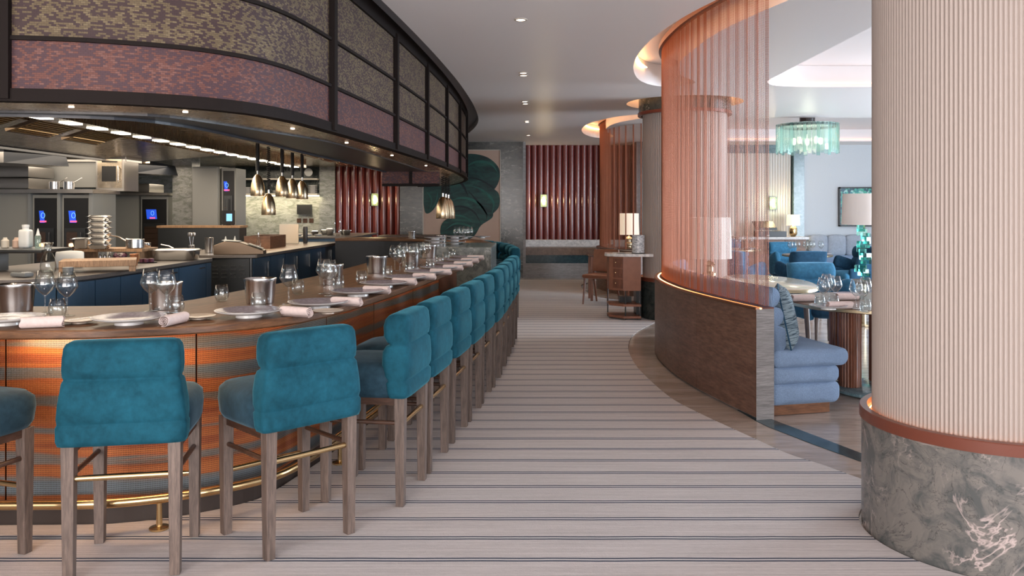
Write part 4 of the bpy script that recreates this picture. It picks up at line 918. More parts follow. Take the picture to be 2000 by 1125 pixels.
for k, (x, s_) in enumerate(((-6.90, 1), (-6.68, 1))):
    t = empty('saucepan', (x, 12.35, 1.803)); tag(t, 'small steel saucepan on the oven shelf, %s' % ('left one', 'right one')[k], 'saucepan', 'saucepans on the oven shelf')
    MB().lathe([(.07, 0), (.075, .004), (.075, .115), (.078, .118), (.072, .116), (.070, .008), (.0, .008)], n=26, cap=False).build('pot', 'steel', t, smooth=True)
    MB().tube([(.07, 0, .10), (.15, -.02, .135), (.21, -.03, .17)], .007, 6).build('handle', 'steel', t, smooth=True)
mw = empty('wall_oven', (-6.25, 12.9, 1.84)); tag(mw, 'steel framed microwave oven raised on a steel cabinet over the right oven', 'microwave')
MB().bx(-.30, .14, 0, .5, -.05, .62).build('housing', 'pan_steel', mw); MB().bx(-.27, .11, -.014, -.002, .0, .46).build('door_frame', 'kitchen_steel', mw)
MB().bx(-.20, .02, -.02, -.0145, .10, .34).build('door_glass', 'black', mw); MB().tube([(.055, -.02, .08), (.075, -.06, .12), (.075, -.06, .30), (.055, -.02, .34)], .009, 8).build('handle', 'steel', mw, smooth=True); MB().bx(-.20, .04, -.021, -.0145, .40, .42).build('vent', 'black', mw)
cb = empty('steel_wall_cabinet', (-7, 13.3, 1.9)); tag(cb, 'plain steel cabinet running behind the pans to the microwave', 'cabinet')
rel(MB().bx(-7.75, -6.56, 13.0, 13.5, 1.85, 2.25), cb).build('lower_doors', 'appliance_grey', cb); rel(MB().bx(-7.75, -6.10, 12.96, 13.5, 2.255, 2.42), cb).build('top_panel', 'pan_steel', cb)
# plate shelves on the splashback
for z, lab in ((1.86, 'lower lit wall shelf stacked with plates'), (2.20, 'upper wall shelf over the plate stacks')):
    s_ = MB().bx(-6.3, -4.36, 18.35, 18.698, z-.035, z).build('wall_shelf', 'cream_paint'); tag(s_, lab, 'shelf')
tag(MB().bx(-6.3, -4.36, 18.6, 18.66, 1.80, 1.822).build('shelf_light', 'shelf_led'), 'warm light strip under the plate shelf', 'light')
light('shelf_light_glow', 'AREA', (-5.3, 18.45, 1.80), 16, (1, .86, .55), 1.9, .06)
struct(MB().bx(-6.3, -4.36, 18.66, 18.699, 1.865, 2.46).build('trim_9', 'green_marble'), 'dark marble strip behind the plate shelves', 'trim')
sp0 = None; n_ = 0
for j, x in enumerate((-6.2, -5.98, -5.72, -5.3, -4.98, -4.72, -4.5)):
    for k in range((7, 6, 9, 3, 5, 6, 8)[j]):
        if sp0 is None:
            sp0 = MB().lathe([(.05, 0), (.055, .006), (.105, .014), (.105, .0185), (.05, .011)], n=24).build('stacked_plate', 'ceramic', smooth=True); o = sp0
        else: o = sp0.copy(); C.objects.link(o)
        o.location = (x, 18.5, 1.861+.024*k); tag(o, 'white plate in the %s stack on the lit kitchen shelf, %s from the bottom' % (ORD[j], ORD[k]), 'plate', 'white plates on the kitchen shelf')
tv = empty('kitchen_monitor', (-4.72, 18.64, 1.5)); tag(tv, 'small black monitor on the marble splashback', 'monitor')
MB().box((0, 0, 0), (.34, .04, .22)).build('casing', 'black', tv); MB().box((0, .03, 0), (.1, .04, .1)).build('bracket', 'black', tv)
for k in range(3): tag(MB().box((-4.86+.14*k, 18.694, 1.245), (.10, .012, .10)).build('wall_socket', 'dark_wood', bevel=.003), 'dark wall socket plate under the monitor, %s' % ('left one', 'middle one', 'right one')[k], 'socket', 'wall sockets under the monitor')
cl = MB().lathe([(.09, 0), (.09, .02), (.085, .022), (.001, .022)], n=26, M=Matrix.Translation((-4.55, 18.33, 2.33)) @ Matrix.Rotation(PI/2, 4, 'X')).build('dial_scale', 'ceramic', smooth=True); tag(cl, 'round white dial hanging at the right end of the upper shelf', 'dial')

# ceiling gear: LED row, filters, beam
lb = empty('kitchen_light_rail', (-4.2, 12, 2.4)); tag(lb, 'long row of small square lamps under the kitchen ceiling', 'light fitting')
rel(MB().bx(-4.33, -4.07, 5.8, 16.2, 2.32, 2.459), lb).build('housing', 'kitchen_steel', lb)
for k in range(20): rel(MB().bx(-4.26, -4.14, 6.2+.5*k, 6.40+.5*k, 2.312, 2.319), lb).build('lamp', 'led', lb)
def filt(x, y, label):
    t = empty('grease_filter', (x, y, 2.36)); tag(t, label, 'filter', 'slatted grease filters under the kitchen ceiling'); t.rotation_euler = (0, R(-18), 0)
    MB().box((0, 0, 0), (.52, .75, .03)).build('frame', 'dark_bronze', t); m = MB()
    for k in range(12): m.box((-.22+.04*k, 0, -.018), (.018, .68, .010))
    m.build('slats', 'brass', t)
for k, y in enumerate((9.0, 10.0, 11.0, 12.0, 13.0, 14.0)): filt(-2.72, y, 'slatted bronze grease filter right of the lamp row, %s from the viewer' % ORD[k])
for k, y in enumerate((7.4, 8.4, 9.4)): filt(-4.72, y, 'slatted bronze grease filter left of the lamp row, %s from the viewer' % ORD[k])
hb = empty('extraction_hood', (-5.6, 10, 2.2)); tag(hb, 'dark sloping extraction hood over the ovens', 'extraction hood')
rel(MB().add([(-5.0, 8.2, 2.455), (-5.0, 14, 2.455), (-6.2, 14, 2.44), (-6.2, 8.2, 2.44), (-5.0, 8.2, 2.42), (-5.0, 14, 2.42), (-6.4, 14, 2.30), (-6.4, 8.2, 2.30)], [(0, 1, 2, 3), (4, 5, 6, 7), (0, 4, 7, 3), (1, 5, 6, 2), (0, 1, 5, 4), (3, 2, 6, 7)]), hb).build('hood_shell', 'kitchen_steel', hb)
rel(MB().bx(-6.46, -6.40, 8.2, 14, 2.26, 2.44), hb).build('gutter', 'kitchen_dark', hb)

# ---- things on the kitchen worktops
def oni(x, y, z=.902): return at(x, y, z)
p = oni(94, 532); ca_ = MB().lathe([(.001, 0), (.055, 0), (.066, .01), (.070, .06), (.060, .13), (.030, .20), (.032, .24), (.045, .285), (.0435, .285), (.030, .24), (.0285, .20), (.058, .13), (.068, .06), (.064, .012), (.001, .004)], n=32, cap=False).build('water_carafe', 'clear_glass', smooth='all'); ca_.location = p; tag(ca_, 'clear glass carafe on the left island beside the chopping board', 'carafe')
p = oni(133, 537); jar = MB().lathe([(.04, 0), (.045, .003), (.045, .07), (.03, .072)], n=24).build('salt_jar', 'side_grey', smooth=True); jar.location = p; tag(jar, 'small grey jar in front of the chopping board', 'jar')
# footed chopping board
cbd = empty('chopping_board', (-3.95, 8.02, .902)); cbd.rotation_euler = (0, 0, R(24)); tag(cbd, 'thick wooden chopping board raised on two feet', 'chopping board')
MB().box((-.08, 0, .082), (.66, .46, .06)).build('board', 'block_wood', cbd, bevel=.004)
for x in (.215, -.38): MB().box((x, 0, .026), (.06, .44, .052)).build('foot', 'block_wood', cbd, bevel=.003)
sc_ = empty('raised_shelf', (-5.05, 7.78, .902)); tag(sc_, 'dark edged raised glass shelf on a grey box at the left of the island', 'shelf')
MB().rbox((-.15, .25, .20), (1.5, .55, .045), .02, 5).build('shelf_board', 'dark_steel', sc_, smooth=True); MB().box((-.40, .10, .087), (1.0, .35, .17)).build('box', 'side_grey', sc_); MB().rbox((-.48, .02, .168), (.85, .18, .02), .008, 4).build('folded_cloth', 'linen', sc_, smooth=True)
def pxo(x, y, z): return at(x, y, z)
sq = empty('storage_bottle', (-4.72, 7.95, 1.126)); tag(sq, 'square white plastic bottle standing on the raised shelf', 'bottle')
MB().rbox((0, 0, .09), (.105, .09, .18), .02, 5).build('body', 'plastic_white', sq, smooth=True); MB().lathe([(.03, .178), (.03, .20), (.034, .202), (.034, .225), (.001, .227)], n=18).build('cap', 'plastic_white', sq, smooth=True)
for k, (x, c_) in enumerate(((-5.05, 'cream_paint'), (-4.87, 'cream_paint'), (-4.76, 'peach'))):
    o = MB().lathe([(.03, 0), (.035, .003), (.035, .07), (.02, .085), (.018, .10)], n=18).build('spice_jar', c_, smooth=True); o.location = (x-.08, 8.0, 1.126); tag(o, 'small spice jar on the raised shelf, %s from left' % ORD[k], 'jar', 'spice jars on the raised shelf')
def squeeze(x, y, z, s, mat, label, grp):
    t = empty('squeeze_bottle', (x, y, z)); tag(t, label, 'bottle', grp)
    MB().lathe([(.028*s, 0), (.03*s, .004), (.03*s, .12*s), (.024*s, .135*s)], n=18).build('body', mat, t, smooth=True); MB().lathe([(.024*s, .135*s), (.018*s, .15*s), (.004*s, .21*s)], n=14).build('nozzle', 'plastic_white', t, smooth=True); return t
squeeze(-4.60, 7.95, 1.126, .9, 'pale_glass', 'thin pointed squeeze bottle beside the square white bottle', 'squeeze bottles in the kitchen')
ct = empty('card_terminal', (oni(50, 540).x, 7.25, .902)); ct.rotation_euler = (0, 0, R(-25)); tag(ct, 'grey card payment terminal lying on the left island', 'card terminal')
MB().rbox((0, 0, .022), (.20, .09, .04), .012, 5).build('casing', 'side_grey', ct, smooth=True); MB().box((-.03, 0, .0435), (.10, .065, .003)).build('display', 'black', ct); kp = MB()
for i in range(3):
    for j in range(4): kp.box((.035+.016*j, -.02+.02*i, .0435), (.010, .012, .004))
kp.build('keys', 'plastic_white', ct)
cp = MB().rbox((0, 0, .085), (.26, .03, .17), .012, 6, puff=.01).build('napkin_pile', 'paper', smooth=True); cp.location = (-4.52, 8.36, .902); cp.rotation_euler = (R(-12), 0, R(15)); tag(cp, 'curved white paper standing behind the chopping board', 'paper')
# mise en place behind the board
def gpan(cx, cy_, w_, d_, h_, z, label, rz=0, grp='steel food pans', mat='steel'):
    t = empty('food_pan', (cx, cy_, z), R(rz)); tag(t, label, 'food pan', grp)
    m = MB(); o_ = [(0, 0, .002, w_/2-.03, d_/2-.03), (0, 0, .010, w_/2-.022, d_/2-.022), (0, 0, h_-.008, w_/2-.006, d_/2-.006), (0, 0, h_-.004, w_/2+.012, d_/2+.012), (0, 0, h_, w_/2+.012, d_/2+.012), (0, 0, h_, w_/2-.010, d_/2-.010), (0, 0, .014, w_/2-.03, d_/2-.03)]
    m.loft(o_, 40, 9); m.build('pan', mat, t, smooth=True)
    if h_ < .2: MB().loft([(0, 0, h_+.001, w_/2, d_/2), (0, 0, h_+.012, w_/2-.02, d_/2-.02), (0, 0, h_+.013, .01, .01)], 30, 8).build('lid', 'steel', t, smooth=True)
    return t
gpan(-3.98, 9.72, .50, .34, .12, .902, 'large low steel food pan with lid near the end of the left island', 6)
for k in range(6):
    t = gpan(-4.68, 9.3, .22, .16, .05, 1.051+.064*k, 'small steel food pan in the leaning tower, %s from the bottom' % ORD[k], 4)
wb = empty('wooden_shelf', (-4.63, 9.6, .902)); tag(wb, 'low wooden shelf along the back of the left island', 'shelf'); MB().box((0, 0, .13), (.78, .42, .035)).build('board', 'block_wood', wb)
for x in (-.33, .33): MB().box((x, 0, .056), (.04, .36, .112)).build('foot', 'block_wood', wb)
gpan(-4.93, 9.42, .20, .18, .11, 1.052, 'grey open food pan at the left end of the wooden shelf', 0)
def pot(x, y, z, r, h, label, hd=1):
    t = empty('saucepan', (x, y, z)); tag(t, label, 'saucepan', 'saucepans on the wooden shelf')
    MB().lathe([(r*.94, 0), (r, .006), (r, h), (r+.004, h+.003), (r-.003, h), (r-.004, .01), (0, .01)], n=28, cap=False).build('pot', 'steel', t, smooth=True)
    MB().tube([(-r, 0, h-.02), (-r-.09, 0, h+.03), (-r-.19, 0, h+.05)], .008, 6).build('handle', 'steel', t, smooth=True)
pot(-4.37, 9.5, 1.052, .10, .10, 'steel saucepan on the wooden shelf, left of three'); pot(-4.02, 10.0, .902, .075, .12, 'steel saucepan behind the large food pan'); pot(-4.34, 9.72, 1.052, .05, .05, 'smallest steel saucepan on the wooden shelf')
p = oni(262, 518); o = MB().lathe([(.030, 0), (.032, .002), (.044, .115), (.046, .12), (.043, .118), (.030, .006), (0, .006)], n=28, cap=False).build('copper_beaker', 'cup_copper', smooth=True); o.location = p; tag(o, 'copper beaker on the left island right of the chopping board', 'beaker')
sb = empty('produce_bag', tuple(oni(232, 511))); tag(sb, 'clear bag of purple onions on the left island', 'bag')
plain('onion', (.12, .035, .06), .4, noise=.3, nscale=10)
m = MB()
for k in range(9):
    a = k*2.4; m.lathe([(.001, 0), (.02, .008), (.032, .03), (.022, .055), (.004, .068)], (.052*math.cos(a)*(k % 3)*.6, .045*math.sin(a), .002+.035*(k//5)), 14)
m.build('onions', 'onion', sb, smooth=True); MB().rbox((0, 0, .052), (.19, .15, .105), .045, 6).build('film', 'clear_glass', sb, smooth='all')
for k in range(4):
    q = oni(196+9*k, 509); squeeze(q.x, q.y, .902, .52, 'steel', 'tiny steel shaker in the group behind the chopping board, %s from left' % ORD[k], 'tiny shakers on the left island')
squeeze(oni(205, 505).x, oni(205, 505).y+.1, .902, .8, 'plastic_white', 'white pointed squeeze bottle behind the tiny shakers', 'squeeze bottles in the kitchen')
tr = empty('garnish_tray', (-4.10, 9.2, .902)); tag(tr, 'round dark tray of small red garnish pots on the left island', 'tray')
MB().lathe([(.10, 0), (.115, .008), (.112, .008), (.001, .004)], n=30).build('dish', 'black', tr, smooth=True); m = MB()
for k in range(5): m.lathe([(.022, .006), (.025, .045), (.001, .048)], (.055*math.cos(k*1.26), .055*math.sin(k*1.26), 0), 14)
m.build('pots', 'onion', tr, smooth=True)
o = MB().box((0, 0, .045), (.085, .05, .09)).build('recipe_card', 'cream_paint'); o.location = oni(309, 507); tag(o, 'pale cream block standing left of the large food pan', 'block')
# on the central pass
lp = empty('receipt_printer', (-3.62, 10.98, .902)); lp.rotation_euler = (0, 0, R(8)); tag(lp, 'wedge shaped bronze grey printer at the front of the kitchen pass', 'printer')
m = MB(); pr_ = [(-.34, 0), (.30, 0), (.30, .05), (.0, .16), (-.20, .175), (-.34, .12)]
m.add([(a, -.13, b) for a, b in pr_]+[(a, .13, b) for a, b in pr_], [tuple(range(6)), tuple(range(6, 12))]+[(i, (i+1) % 6, 6+(i+1) % 6, 6+i) for i in range(6)])
m.build('casing', 'dark_bronze', lp, bevel=.006); MB().box((-.13, -.01, .181), (.22, .2, .006), M=Matrix.Rotation(R(4), 4, 'Y')).build('paper_sheet', 'paper', lp); MB().box((.18, 0, .108), (.2, .2, .004), M=Matrix.Rotation(R(20), 4, 'Y')).build('display', 'black', lp)
def bottle(x, y, z, s, label, mat='green_glass', grp='bottles on the kitchen pass'):
    t = empty('glass_bottle', (x, y, z)); tag(t, label, 'bottle', grp)
    MB().lathe([(.032*s, 0), (.036*s, .006), (.036*s, .14*s), (.014*s, .20*s), (.012*s, .26*s)], n=18).build('body', mat, t, smooth=True); MB().lathe([(.014*s, .26*s), (.014*s, .285*s), (.001, .286*s)], n=12).build('cap', 'steel', t, smooth=True)
bottle(-3.40+.0, 10.98, .902, 1.0, 'tall clear bottle at the front right corner of the kitchen pass', 'clear_glass')
cr = empty('wooden_crate', (-3.88, 12.9, .902)); cr.rotation_euler = (0, 0, R(0)); tag(cr, 'long open dark wooden crate on the kitchen pass', 'crate')
for a, b in (((0, -.42, .095), (.40, .02, .19)), ((0, .42, .095), (.40, .02, .19)), ((-.19, 0, .095), (.02, .82, .19)), ((.19, 0, .095), (.02, .82, .19)), ((0, 0, .012), (.36, .80, .02))): MB().box(a, b).build('board', 'crate_wood', cr)
for k, (x, y) in enumerate(((438, 478), (446, 477))):
    p = oni(x, y); squeeze(-4.02+.09*k, 11.5+.12*k, .902, 1.05, 'steel', 'tall steel shaker behind the printer, %s one' % ('left', 'right')[k], 'steel shakers behind the printer')
p = oni(405, 495); o = MB().lathe([(.05, 0), (.055, .004), (.060, .2), (.062, .21), (.057, .2), (.05, .01), (0, .01)], n=28, cap=False).build('utensil_pot', 'steel', smooth=True); o.location = (-4.18, 11.3, .902); tag(o, 'tall steel pot left of the printer', 'pot')
for k in range(5):
    a = k*1.2; o = MB().tube([(0, 0, .0), (.03*math.cos(a), .03*math.sin(a), .22)], .004, 6).rbox((.034*math.cos(a), .034*math.sin(a), .25), (.035, .012, .05), .006, 3).build('spoon', 'steel', smooth=True); o.location = (-4.38, 11.2, .902+.006); tag(o, 'steel spoon standing in the bunch left of the steel pot, %s' % ORD[k], 'spoon', 'spoons standing in a bunch')
o = MB().lathe([(.035, 0), (.037, .004), (.038, .11), (.035, .112), (.034, .008), (0, .008)], n=24, cap=False).build('spoon_beaker', 'steel', smooth=True); o.location = (-4.38, 11.2, .902); tag(o, 'steel beaker holding a bunch of spoons', 'beaker')
for k, (x, y, h_, mt) in enumerate(((-4.05, 13.7, .12, 'cream_paint'), (-3.92, 13.6, .13, 'black'))):
    o = MB().lathe([(.05, 0), (.055, .01), (.058, h_), (.05, h_+.002), (.05, .01), (0, .01)], n=20, cap=False).build('kitchen_tub', mt, smooth=True); o.location = (x, y, .902); tag(o, ('cream tub behind the wooden crate', 'black tub of tools behind the wooden crate')[k], 'tub')
o = MB().box((0, 0, .17), (.34, .02, .34)).build('menu_board', 'cream_paint', bevel=.006); o.location = (-3.92, 14.4, .902); tag(o, 'tall pale upright board standing on the kitchen pass', 'board')
o = MB().rbox((0, 0, .15), (.08, .06, .30), .02, 4).build('black_flask', 'black', smooth=True); o.location = (-3.62, 14.35, .902); tag(o, 'black upright flask beside the pale board', 'flask')
for k, (x, y, h_) in enumerate(((-3.72, 16.3, .1), (-3.55, 16.0, .13), (-3.40, 16.5, .09), (-3.9, 16.2, .08), (-3.25, 16.1, .1))):
    gpan(x, y, .16, .14, h_, .992, 'small steel food pan on the raised far worktop, %s' % ORD[k], 5*k, 'food pans on the far worktop')
bottle(-3.42, 15.8, .992, .9, 'clear bottle on the raised far worktop, left one', 'clear_glass'); bottle(-3.30, 15.7, .992, 1.0, 'clear bottle on the raised far worktop, right one', 'clear_glass')
for k in range(4):
    o = MB().lathe([(.05, 0), (.055, .004), (.085, .03), (.08, .03), (.05, .008), (0, .008)], n=20, cap=False).build('shallow_bowl', 'ceramic', smooth=True); o.location = (-4.3+.19*k, 15.75, .992); tag(o, 'small white bowl along the front of the raised far worktop, %s from left' % ORD[k], 'bowl', 'white bowls on the far worktop')

# ================================================================ HOST DESK AREA
hd = empty('host_desk', (1.58, 11.2, 0)); tag(hd, 'leather fronted host desk with a white half round marble top', 'desk')
top_ = [(-.31, .05), (-.29, -.06), (-.2, -.14), (-.05, -.19), (.15, -.2), (.32, -.2), (.32, .3), (-.28, .3)]
MB().prism(top_, .862, .90).build('top', 'white_marble', hd, bevel=.004)
MB().prism([(-.25, .02), (-.08, -.15), (.16, -.15), (.16, .28), (-.25, .28)], .40, .860).build('drawer_case', 'leather', hd, bevel=.003)
for k in range(3):
    d = MB().add([(-.252, .024, .43+.14*k), (-.083, -.152, .43+.14*k), (-.083, -.152, .555+.14*k), (-.252, .024, .555+.14*k), (-.245, .03, .43+.14*k), (-.075, -.146, .43+.14*k), (-.075, -.146, .555+.14*k), (-.245, .03, .555+.14*k)], [(0, 1, 2, 3), (4, 5, 6, 7), (0, 1, 5, 4), (2, 3, 7, 6), (0, 3, 7, 4), (1, 2, 6, 5)]).build('drawer', 'red_wood', hd)
    MB().rbox((-.172, -.07, .50+.14*k), (.018, .018, .018), .008, 4).build('knob', 'brass', d, smooth=True)
for x, y in ((-.05, -.15), (.15, -.15), (.15, .27), (-.24, .27)): MB().bx(x-.008, x+.008, y-.008, y+.008, .01, .40).build('leg', 'black', hd)
for z in (.19, .03): MB().prism([(-.25, .02), (-.08, -.17), (.16, -.17), (.16, .28), (-.25, .28)], z, z+.03).build('shelf', 'leather', hd)
MB().bx(.12, .16, .0, .25, .06, .40).build('rear_panel', 'black', hd)
o = MB().bx(-.10, .06, .05, .2, .221, .30).build('box_file', 'black'); o.location = (1.58, 11.2, 0); tag(o, 'black box on the middle shelf of the host desk', 'box')
mv = empty('marble_vase', (1.72, 11.15, .902)); tag(mv, 'cylinder of grey swirled marble on the host desk', 'vase')  # plain marble vase that gives no light
t = NT('swirl'); v = t.coord('Object', (5, 5, 11), (0, R(35), 0)); t.col(t.ramp(t.noise(v, 1.6, 3, .5, 1.6), [(.42, (.62, .62, .63)), (.5, (.25, .26, .28)), (.56, (.66, .66, .67))])); t.set(Roughness=.3)
MB().lathe([(.075, .006), (.085, .010), (.085, .245), (.08, .25), (.001, .25)], n=40).build('cylinder', 'swirl', mv, smooth=True); MB().lathe([(.095, 0), (.095, .006)], n=36).build('base', 'black', mv)
for k, (dx, dy) in enumerate(((-.16, -.03), (-.10, -.09), (-.02, -.06))):
    o = MB().box((1.58+dx, 11.2+dy, .906), (.10, .07, .006), .3*k).build('card_stack', ('paper', 'side_grey', 'cream_paint')[k]); tag(o, 'small %s card lying on the host desk' % ('white', 'grey', 'cream')[k], 'card')
# table and chair beyond the desk
dt = empty('writing_table', (1.56, 13.55, 0)); tag(dt, 'dark wooden table behind the host desk', 'table')
MB().rbox((.04, 0, .745), (.72, .5, .03), .01, 4).build('tabletop', 'dark_wood', dt, smooth=True)
for x, y in ((-.26, -.2), (.34, -.2), (-.26, .2), (.34, .2)): MB().bx(x-.02, x+.02, y-.02, y+.02, .007, .73).build('leg', 'red_wood', dt)
pk = empty('paper_bag', (1.50, 12.5, .762)); 
tag(MB().rbox((1.55, 13.55, .795), (.26, .3, .06), .02, 4).build('folded_linen', 'linen', smooth=True), 'folded pale linen on the dark table behind the host desk', 'linen')
bpy.data.objects.remove(pk)
hc = empty('wooden_chair', (1.40, 12.95, 0), R(-30)); tag(hc, 'red brown leather chair with slanting legs beside the host desk', 'chair')
MB().rbox((0, 0, .45), (.46, .44, .07), .03, 5).build('seat', 'leather', hc, smooth=True)
MB().rbox((0, .21, .68), (.44, .05, .36), .022, 5, M=Matrix.Rotation(R(-10), 4, 'X')).build('backrest', 'leather', hc, smooth=True)
for sx in (-1, 1):
    MB().tube([(sx*.19, -.17, .42), (sx*.21, -.20, .008)], [.022, .014], 8).build('leg', 'red_wood', hc, smooth=True); MB().tube([(sx*.19, .24, .86), (sx*.19, .17, .42), (sx*.2, .30, .008)], [.016, .022, .014], 8).build('leg', 'red_wood', hc, smooth=True)
def drum_lamp(name, loc, rs, hs, zs, lit, label, base):
    t = empty(name, loc); tag(t, label, 'table lamp')
    mat = 'lit_shade' if lit else 'shade_cloth'
    MB().lathe([(rs, zs), (rs*.94, zs+hs), (rs*.93, zs+hs), (rs*.99, zs)], n=48, cap=False).build('lamp_shade', mat, t, smooth=True)
    MB().lathe([(.006, zs-.04), (.006, zs+hs*.8)], n=8).build('stem', 'brass', t)
    base(t); 
    if lit: light('table_lamp_light', 'POINT', (loc[0], loc[1], loc[2]+zs+hs*.4), lit, (1, .74, .46), .05)
    return t
def stackbase(zs):
    def f(t):
        MB().lathe([(.07, 0), (.075, .01), (.06, .02), (.06, .05), (.085, .07), (.085, .10), (.05, .12), (.05, zs-.1), (.075, zs-.08), (.05, zs-.05), (.012, zs-.03)], n=28).build('base', 'dull_brass', t, smooth=True)
    return f
ts_ = empty('side_table', (2.31, 16.2, 0)); tag(ts_, 'small dark side table behind the far chain curtain', 'table')
MB().lathe([(.22, .70), (.23, .71), (.23, .73)], n=30).build('tabletop', 'dark_wood', ts_, smooth=True); MB().lathe([(.14, .004), (.14, .02), (.03, .03), (.03, .70)], n=20).build('stem', 'dull_brass', ts_)
drum_lamp('table_lamp', (2.31, 16.2, .732), .205, .42, .27, 3, 'table lamp with a cream shade behind the far chain curtain', stackbase(.27))

# ================================================================ BANQUETTE
bq = empty('banquette', (2.1, 6.3, 0)); tag(bq, 'pale blue boucle banquette with scalloped back following the partition', 'banquette')
bp = resample(offset(part, -.148), .08)[1:-3]
def sweep(path, prof, mat, name, parent, capn=5):
    """profile (distance to the right of the path, height) swept with rounded ends"""
    m = MB(); n = len(prof); V = []; k = len(path); cx = sum(p[0] for p in prof)/n; cz = sum(p[1] for p in prof)/n
    P = np.array(path, float); T = np.gradient(P, axis=0); T /= np.hypot(T[:, 0], T[:, 1])[:, None]
    rings = []
    for j in range(capn): a = PI/2*(j+.3)/capn; rings.append((0, -.05*(1-math.sin(a)), math.sin(a)**.35))
    seq = [(0, o, s_) for _, o, s_ in rings]+[(i, 0, 1) for i in range(1 if capn else 0, k-1)]+[(k-1, -o, s_) for _, o, s_ in rings[::-1]]
    for i, o, s_ in seq:
        p = P[i]+T[i]*(-.0+(o+.0)); nr = np.array([T[i][1], -T[i][0]])
        for u, z in prof:
            uu = cx+(u-cx)*s_; zz = cz+(z-cz)*s_; V.append((p[0]+nr[0]*uu, p[1]+nr[1]*uu, zz))
    q = len(seq); Fs = [(i*n+j, i*n+(j+1) % n, (i+1)*n+(j+1) % n, (i+1)*n+j) for i in range(q-1) for j in range(n)]+[tuple(range(n)), tuple((q-1)*n+j for j in range(n))]
    m.add(V, Fs); rel(m, parent); return m.build(name, mat, parent, smooth='all')
def rr_prof(u0, u1, z0, z1, r, bul=0, n=6):
    o = []
    for (cx, cz, a0) in ((u1-r, z1-r, 0), (u0+r, z1-r, 90), (u0+r, z0+r, 180), (u1-r, z0+r, 270)):
        for i in range(n+1):
            a = R(a0+90*i/n); o.append((cx+r*math.cos(a), cz+r*math.sin(a)))
    return o
back = [(0, .46)]
for z0, z1, d in ((.46, .65, .135), (.65, .79, .105), (.79, .935, .075)):
    for i in range(9):
        a = -PI/2+PI*i/8; back.append((d-.048+.063*math.cos(a), (z0+z1)/2+(z1-z0)/2*math.sin(a)))
back += [(.03, .935), (0, .92)]
sweep(bp, back, 'boucle_blue', 'backrest', bq, 0)
sweep(bp, rr_prof(.02, .66, .345, .475, .062), 'boucle_blue', 'seat', bq)
sweep(bp, rr_prof(.0, .58, .225, .35, .05), 'boucle_blue', 'upper_base_roll', bq); sweep(bp, rr_prof(.0, .585, .075, .232, .055), 'boucle_blue', 'lower_base_roll', bq)
rel(MB().band(offset(bp, 0), offset(bp, -.50), 0.004, .08), bq).build('plinth', 'walnut', bq)
cu = empty('scatter_cushion'); m = MB(); n = 16; V = []
for sd in (1, -1):
    for i in range(n+1):
        for j in range(n+1):
            x, z = -1+2*i/n, -1+2*j/n; k = ((1-x**4)*(1-z**4))**.5; pin = 1-.09*(1-abs(x)**2)*abs(z)**3-.0; pix = 1-.09*(1-abs(z)**2)*abs(x)**3
            V.append((x*.225*pix, sd*(.006+.078*k), z*.225*pin))
q = (n+1)**2; Fs = []
for sd in (0, 1): Fs += [(sd*q+i*(n+1)+j, sd*q+(i+1)*(n+1)+j, sd*q+(i+1)*(n+1)+j+1, sd*q+i*(n+1)+j+1) for i in range(n) for j in range(n)]
bd = [i*(n+1) for i in range(n)]+[n*(n+1)+j for j in range(n)]+[(n-i)*(n+1)+n for i in range(n)]+[n-j for j in range(n)]
Fs += [(bd[k], bd[(k+1) % len(bd)], q+bd[(k+1) % len(bd)], q+bd[k]) for k in range(len(bd))]
m.add(V, Fs); m.build('cover', 'cushion_stripe', cu, smooth='all')
MB().tube([V[k][:1]+(0,)+V[k][2:] for k in bd]+[(V[0][0], 0, V[0][2])], .0055, 6).build('piping', 'chair_navy', cu, smooth=True)
cu.location = (2.05, 6.17, .70); cu.rotation_euler = (R(-12), R(0), R(72)); tag(cu, 'dark striped square cushion leaning on the blue banquette', 'cushion')

# ================================================================ DINING TABLES
def pedestal_table(name, c, r, legs, label, zt=.75, lr=.088, base=True):
    t = empty(name, (c[0], c[1], 0)); tag(t, label, 'table')
    MB().lathe([(r-.015, zt-.035), (r, zt-.028), (r, zt-.004), (r-.004, zt)], n=72).build('tabletop', 'table_wood', t, smooth=True)
    MB().lathe([(r+.001, zt-.028), (r+.004, zt-.027), (r+.004, zt-.006), (r+.001, zt-.005)], n=72, cap=False).build('brass_edge', 'dull_brass', t, smooth=True)
    for x, y in legs:
        pts = []; n = 22
        for i in range(n):
            for j in range(4): a = 2*PI*(i+j/4)/n; q = lr-.007+.009*math.sin(PI*j/4)**.8; pts.append((x+q*math.cos(a), y+q*math.sin(a)))
        MB().prism(pts, .05 if base else .004, zt-.036).build('fluted_leg', 'red_wood', t, smooth=True)
    if base: MB().lathe([(.34, .004), (.36, .015), (.36, .035), (.33, .048)], n=60).build('base', 'blue_marble', t, smooth=True)
    return t
pedestal_table('dining_table', (3.0, 6.72), .72, [(-.22, .02), (-.18, .32), (.12, -.10), (.12, .22)], 'round dark dining table on fluted wooden legs beside the banquette')
pedestal_table('dining_table', (4.92, 13.65), .40, [(-.02, 0)], 'small round dining table laid with glasses in the middle of the dining room', lr=.11, base=False)
pedestal_table('dining_table', (4.28, 15.55), .42, [(0, 0)], 'round dining table nearest the cash register console', lr=.1, base=False)
ot = empty('oval_table', (2.68, 8.6, 0)); tag(ot, 'low cream topped oval table with wooden legs behind the chain screen', 'table')
plain('cream_top', (.66, .60, .46), .12)
MB().lathe([(.40, .705), (.415, .712), (.42, .742), (.41, .75)], n=72, sx=1, sy=2.1).build('tabletop', 'cream_top', ot, smooth=True)
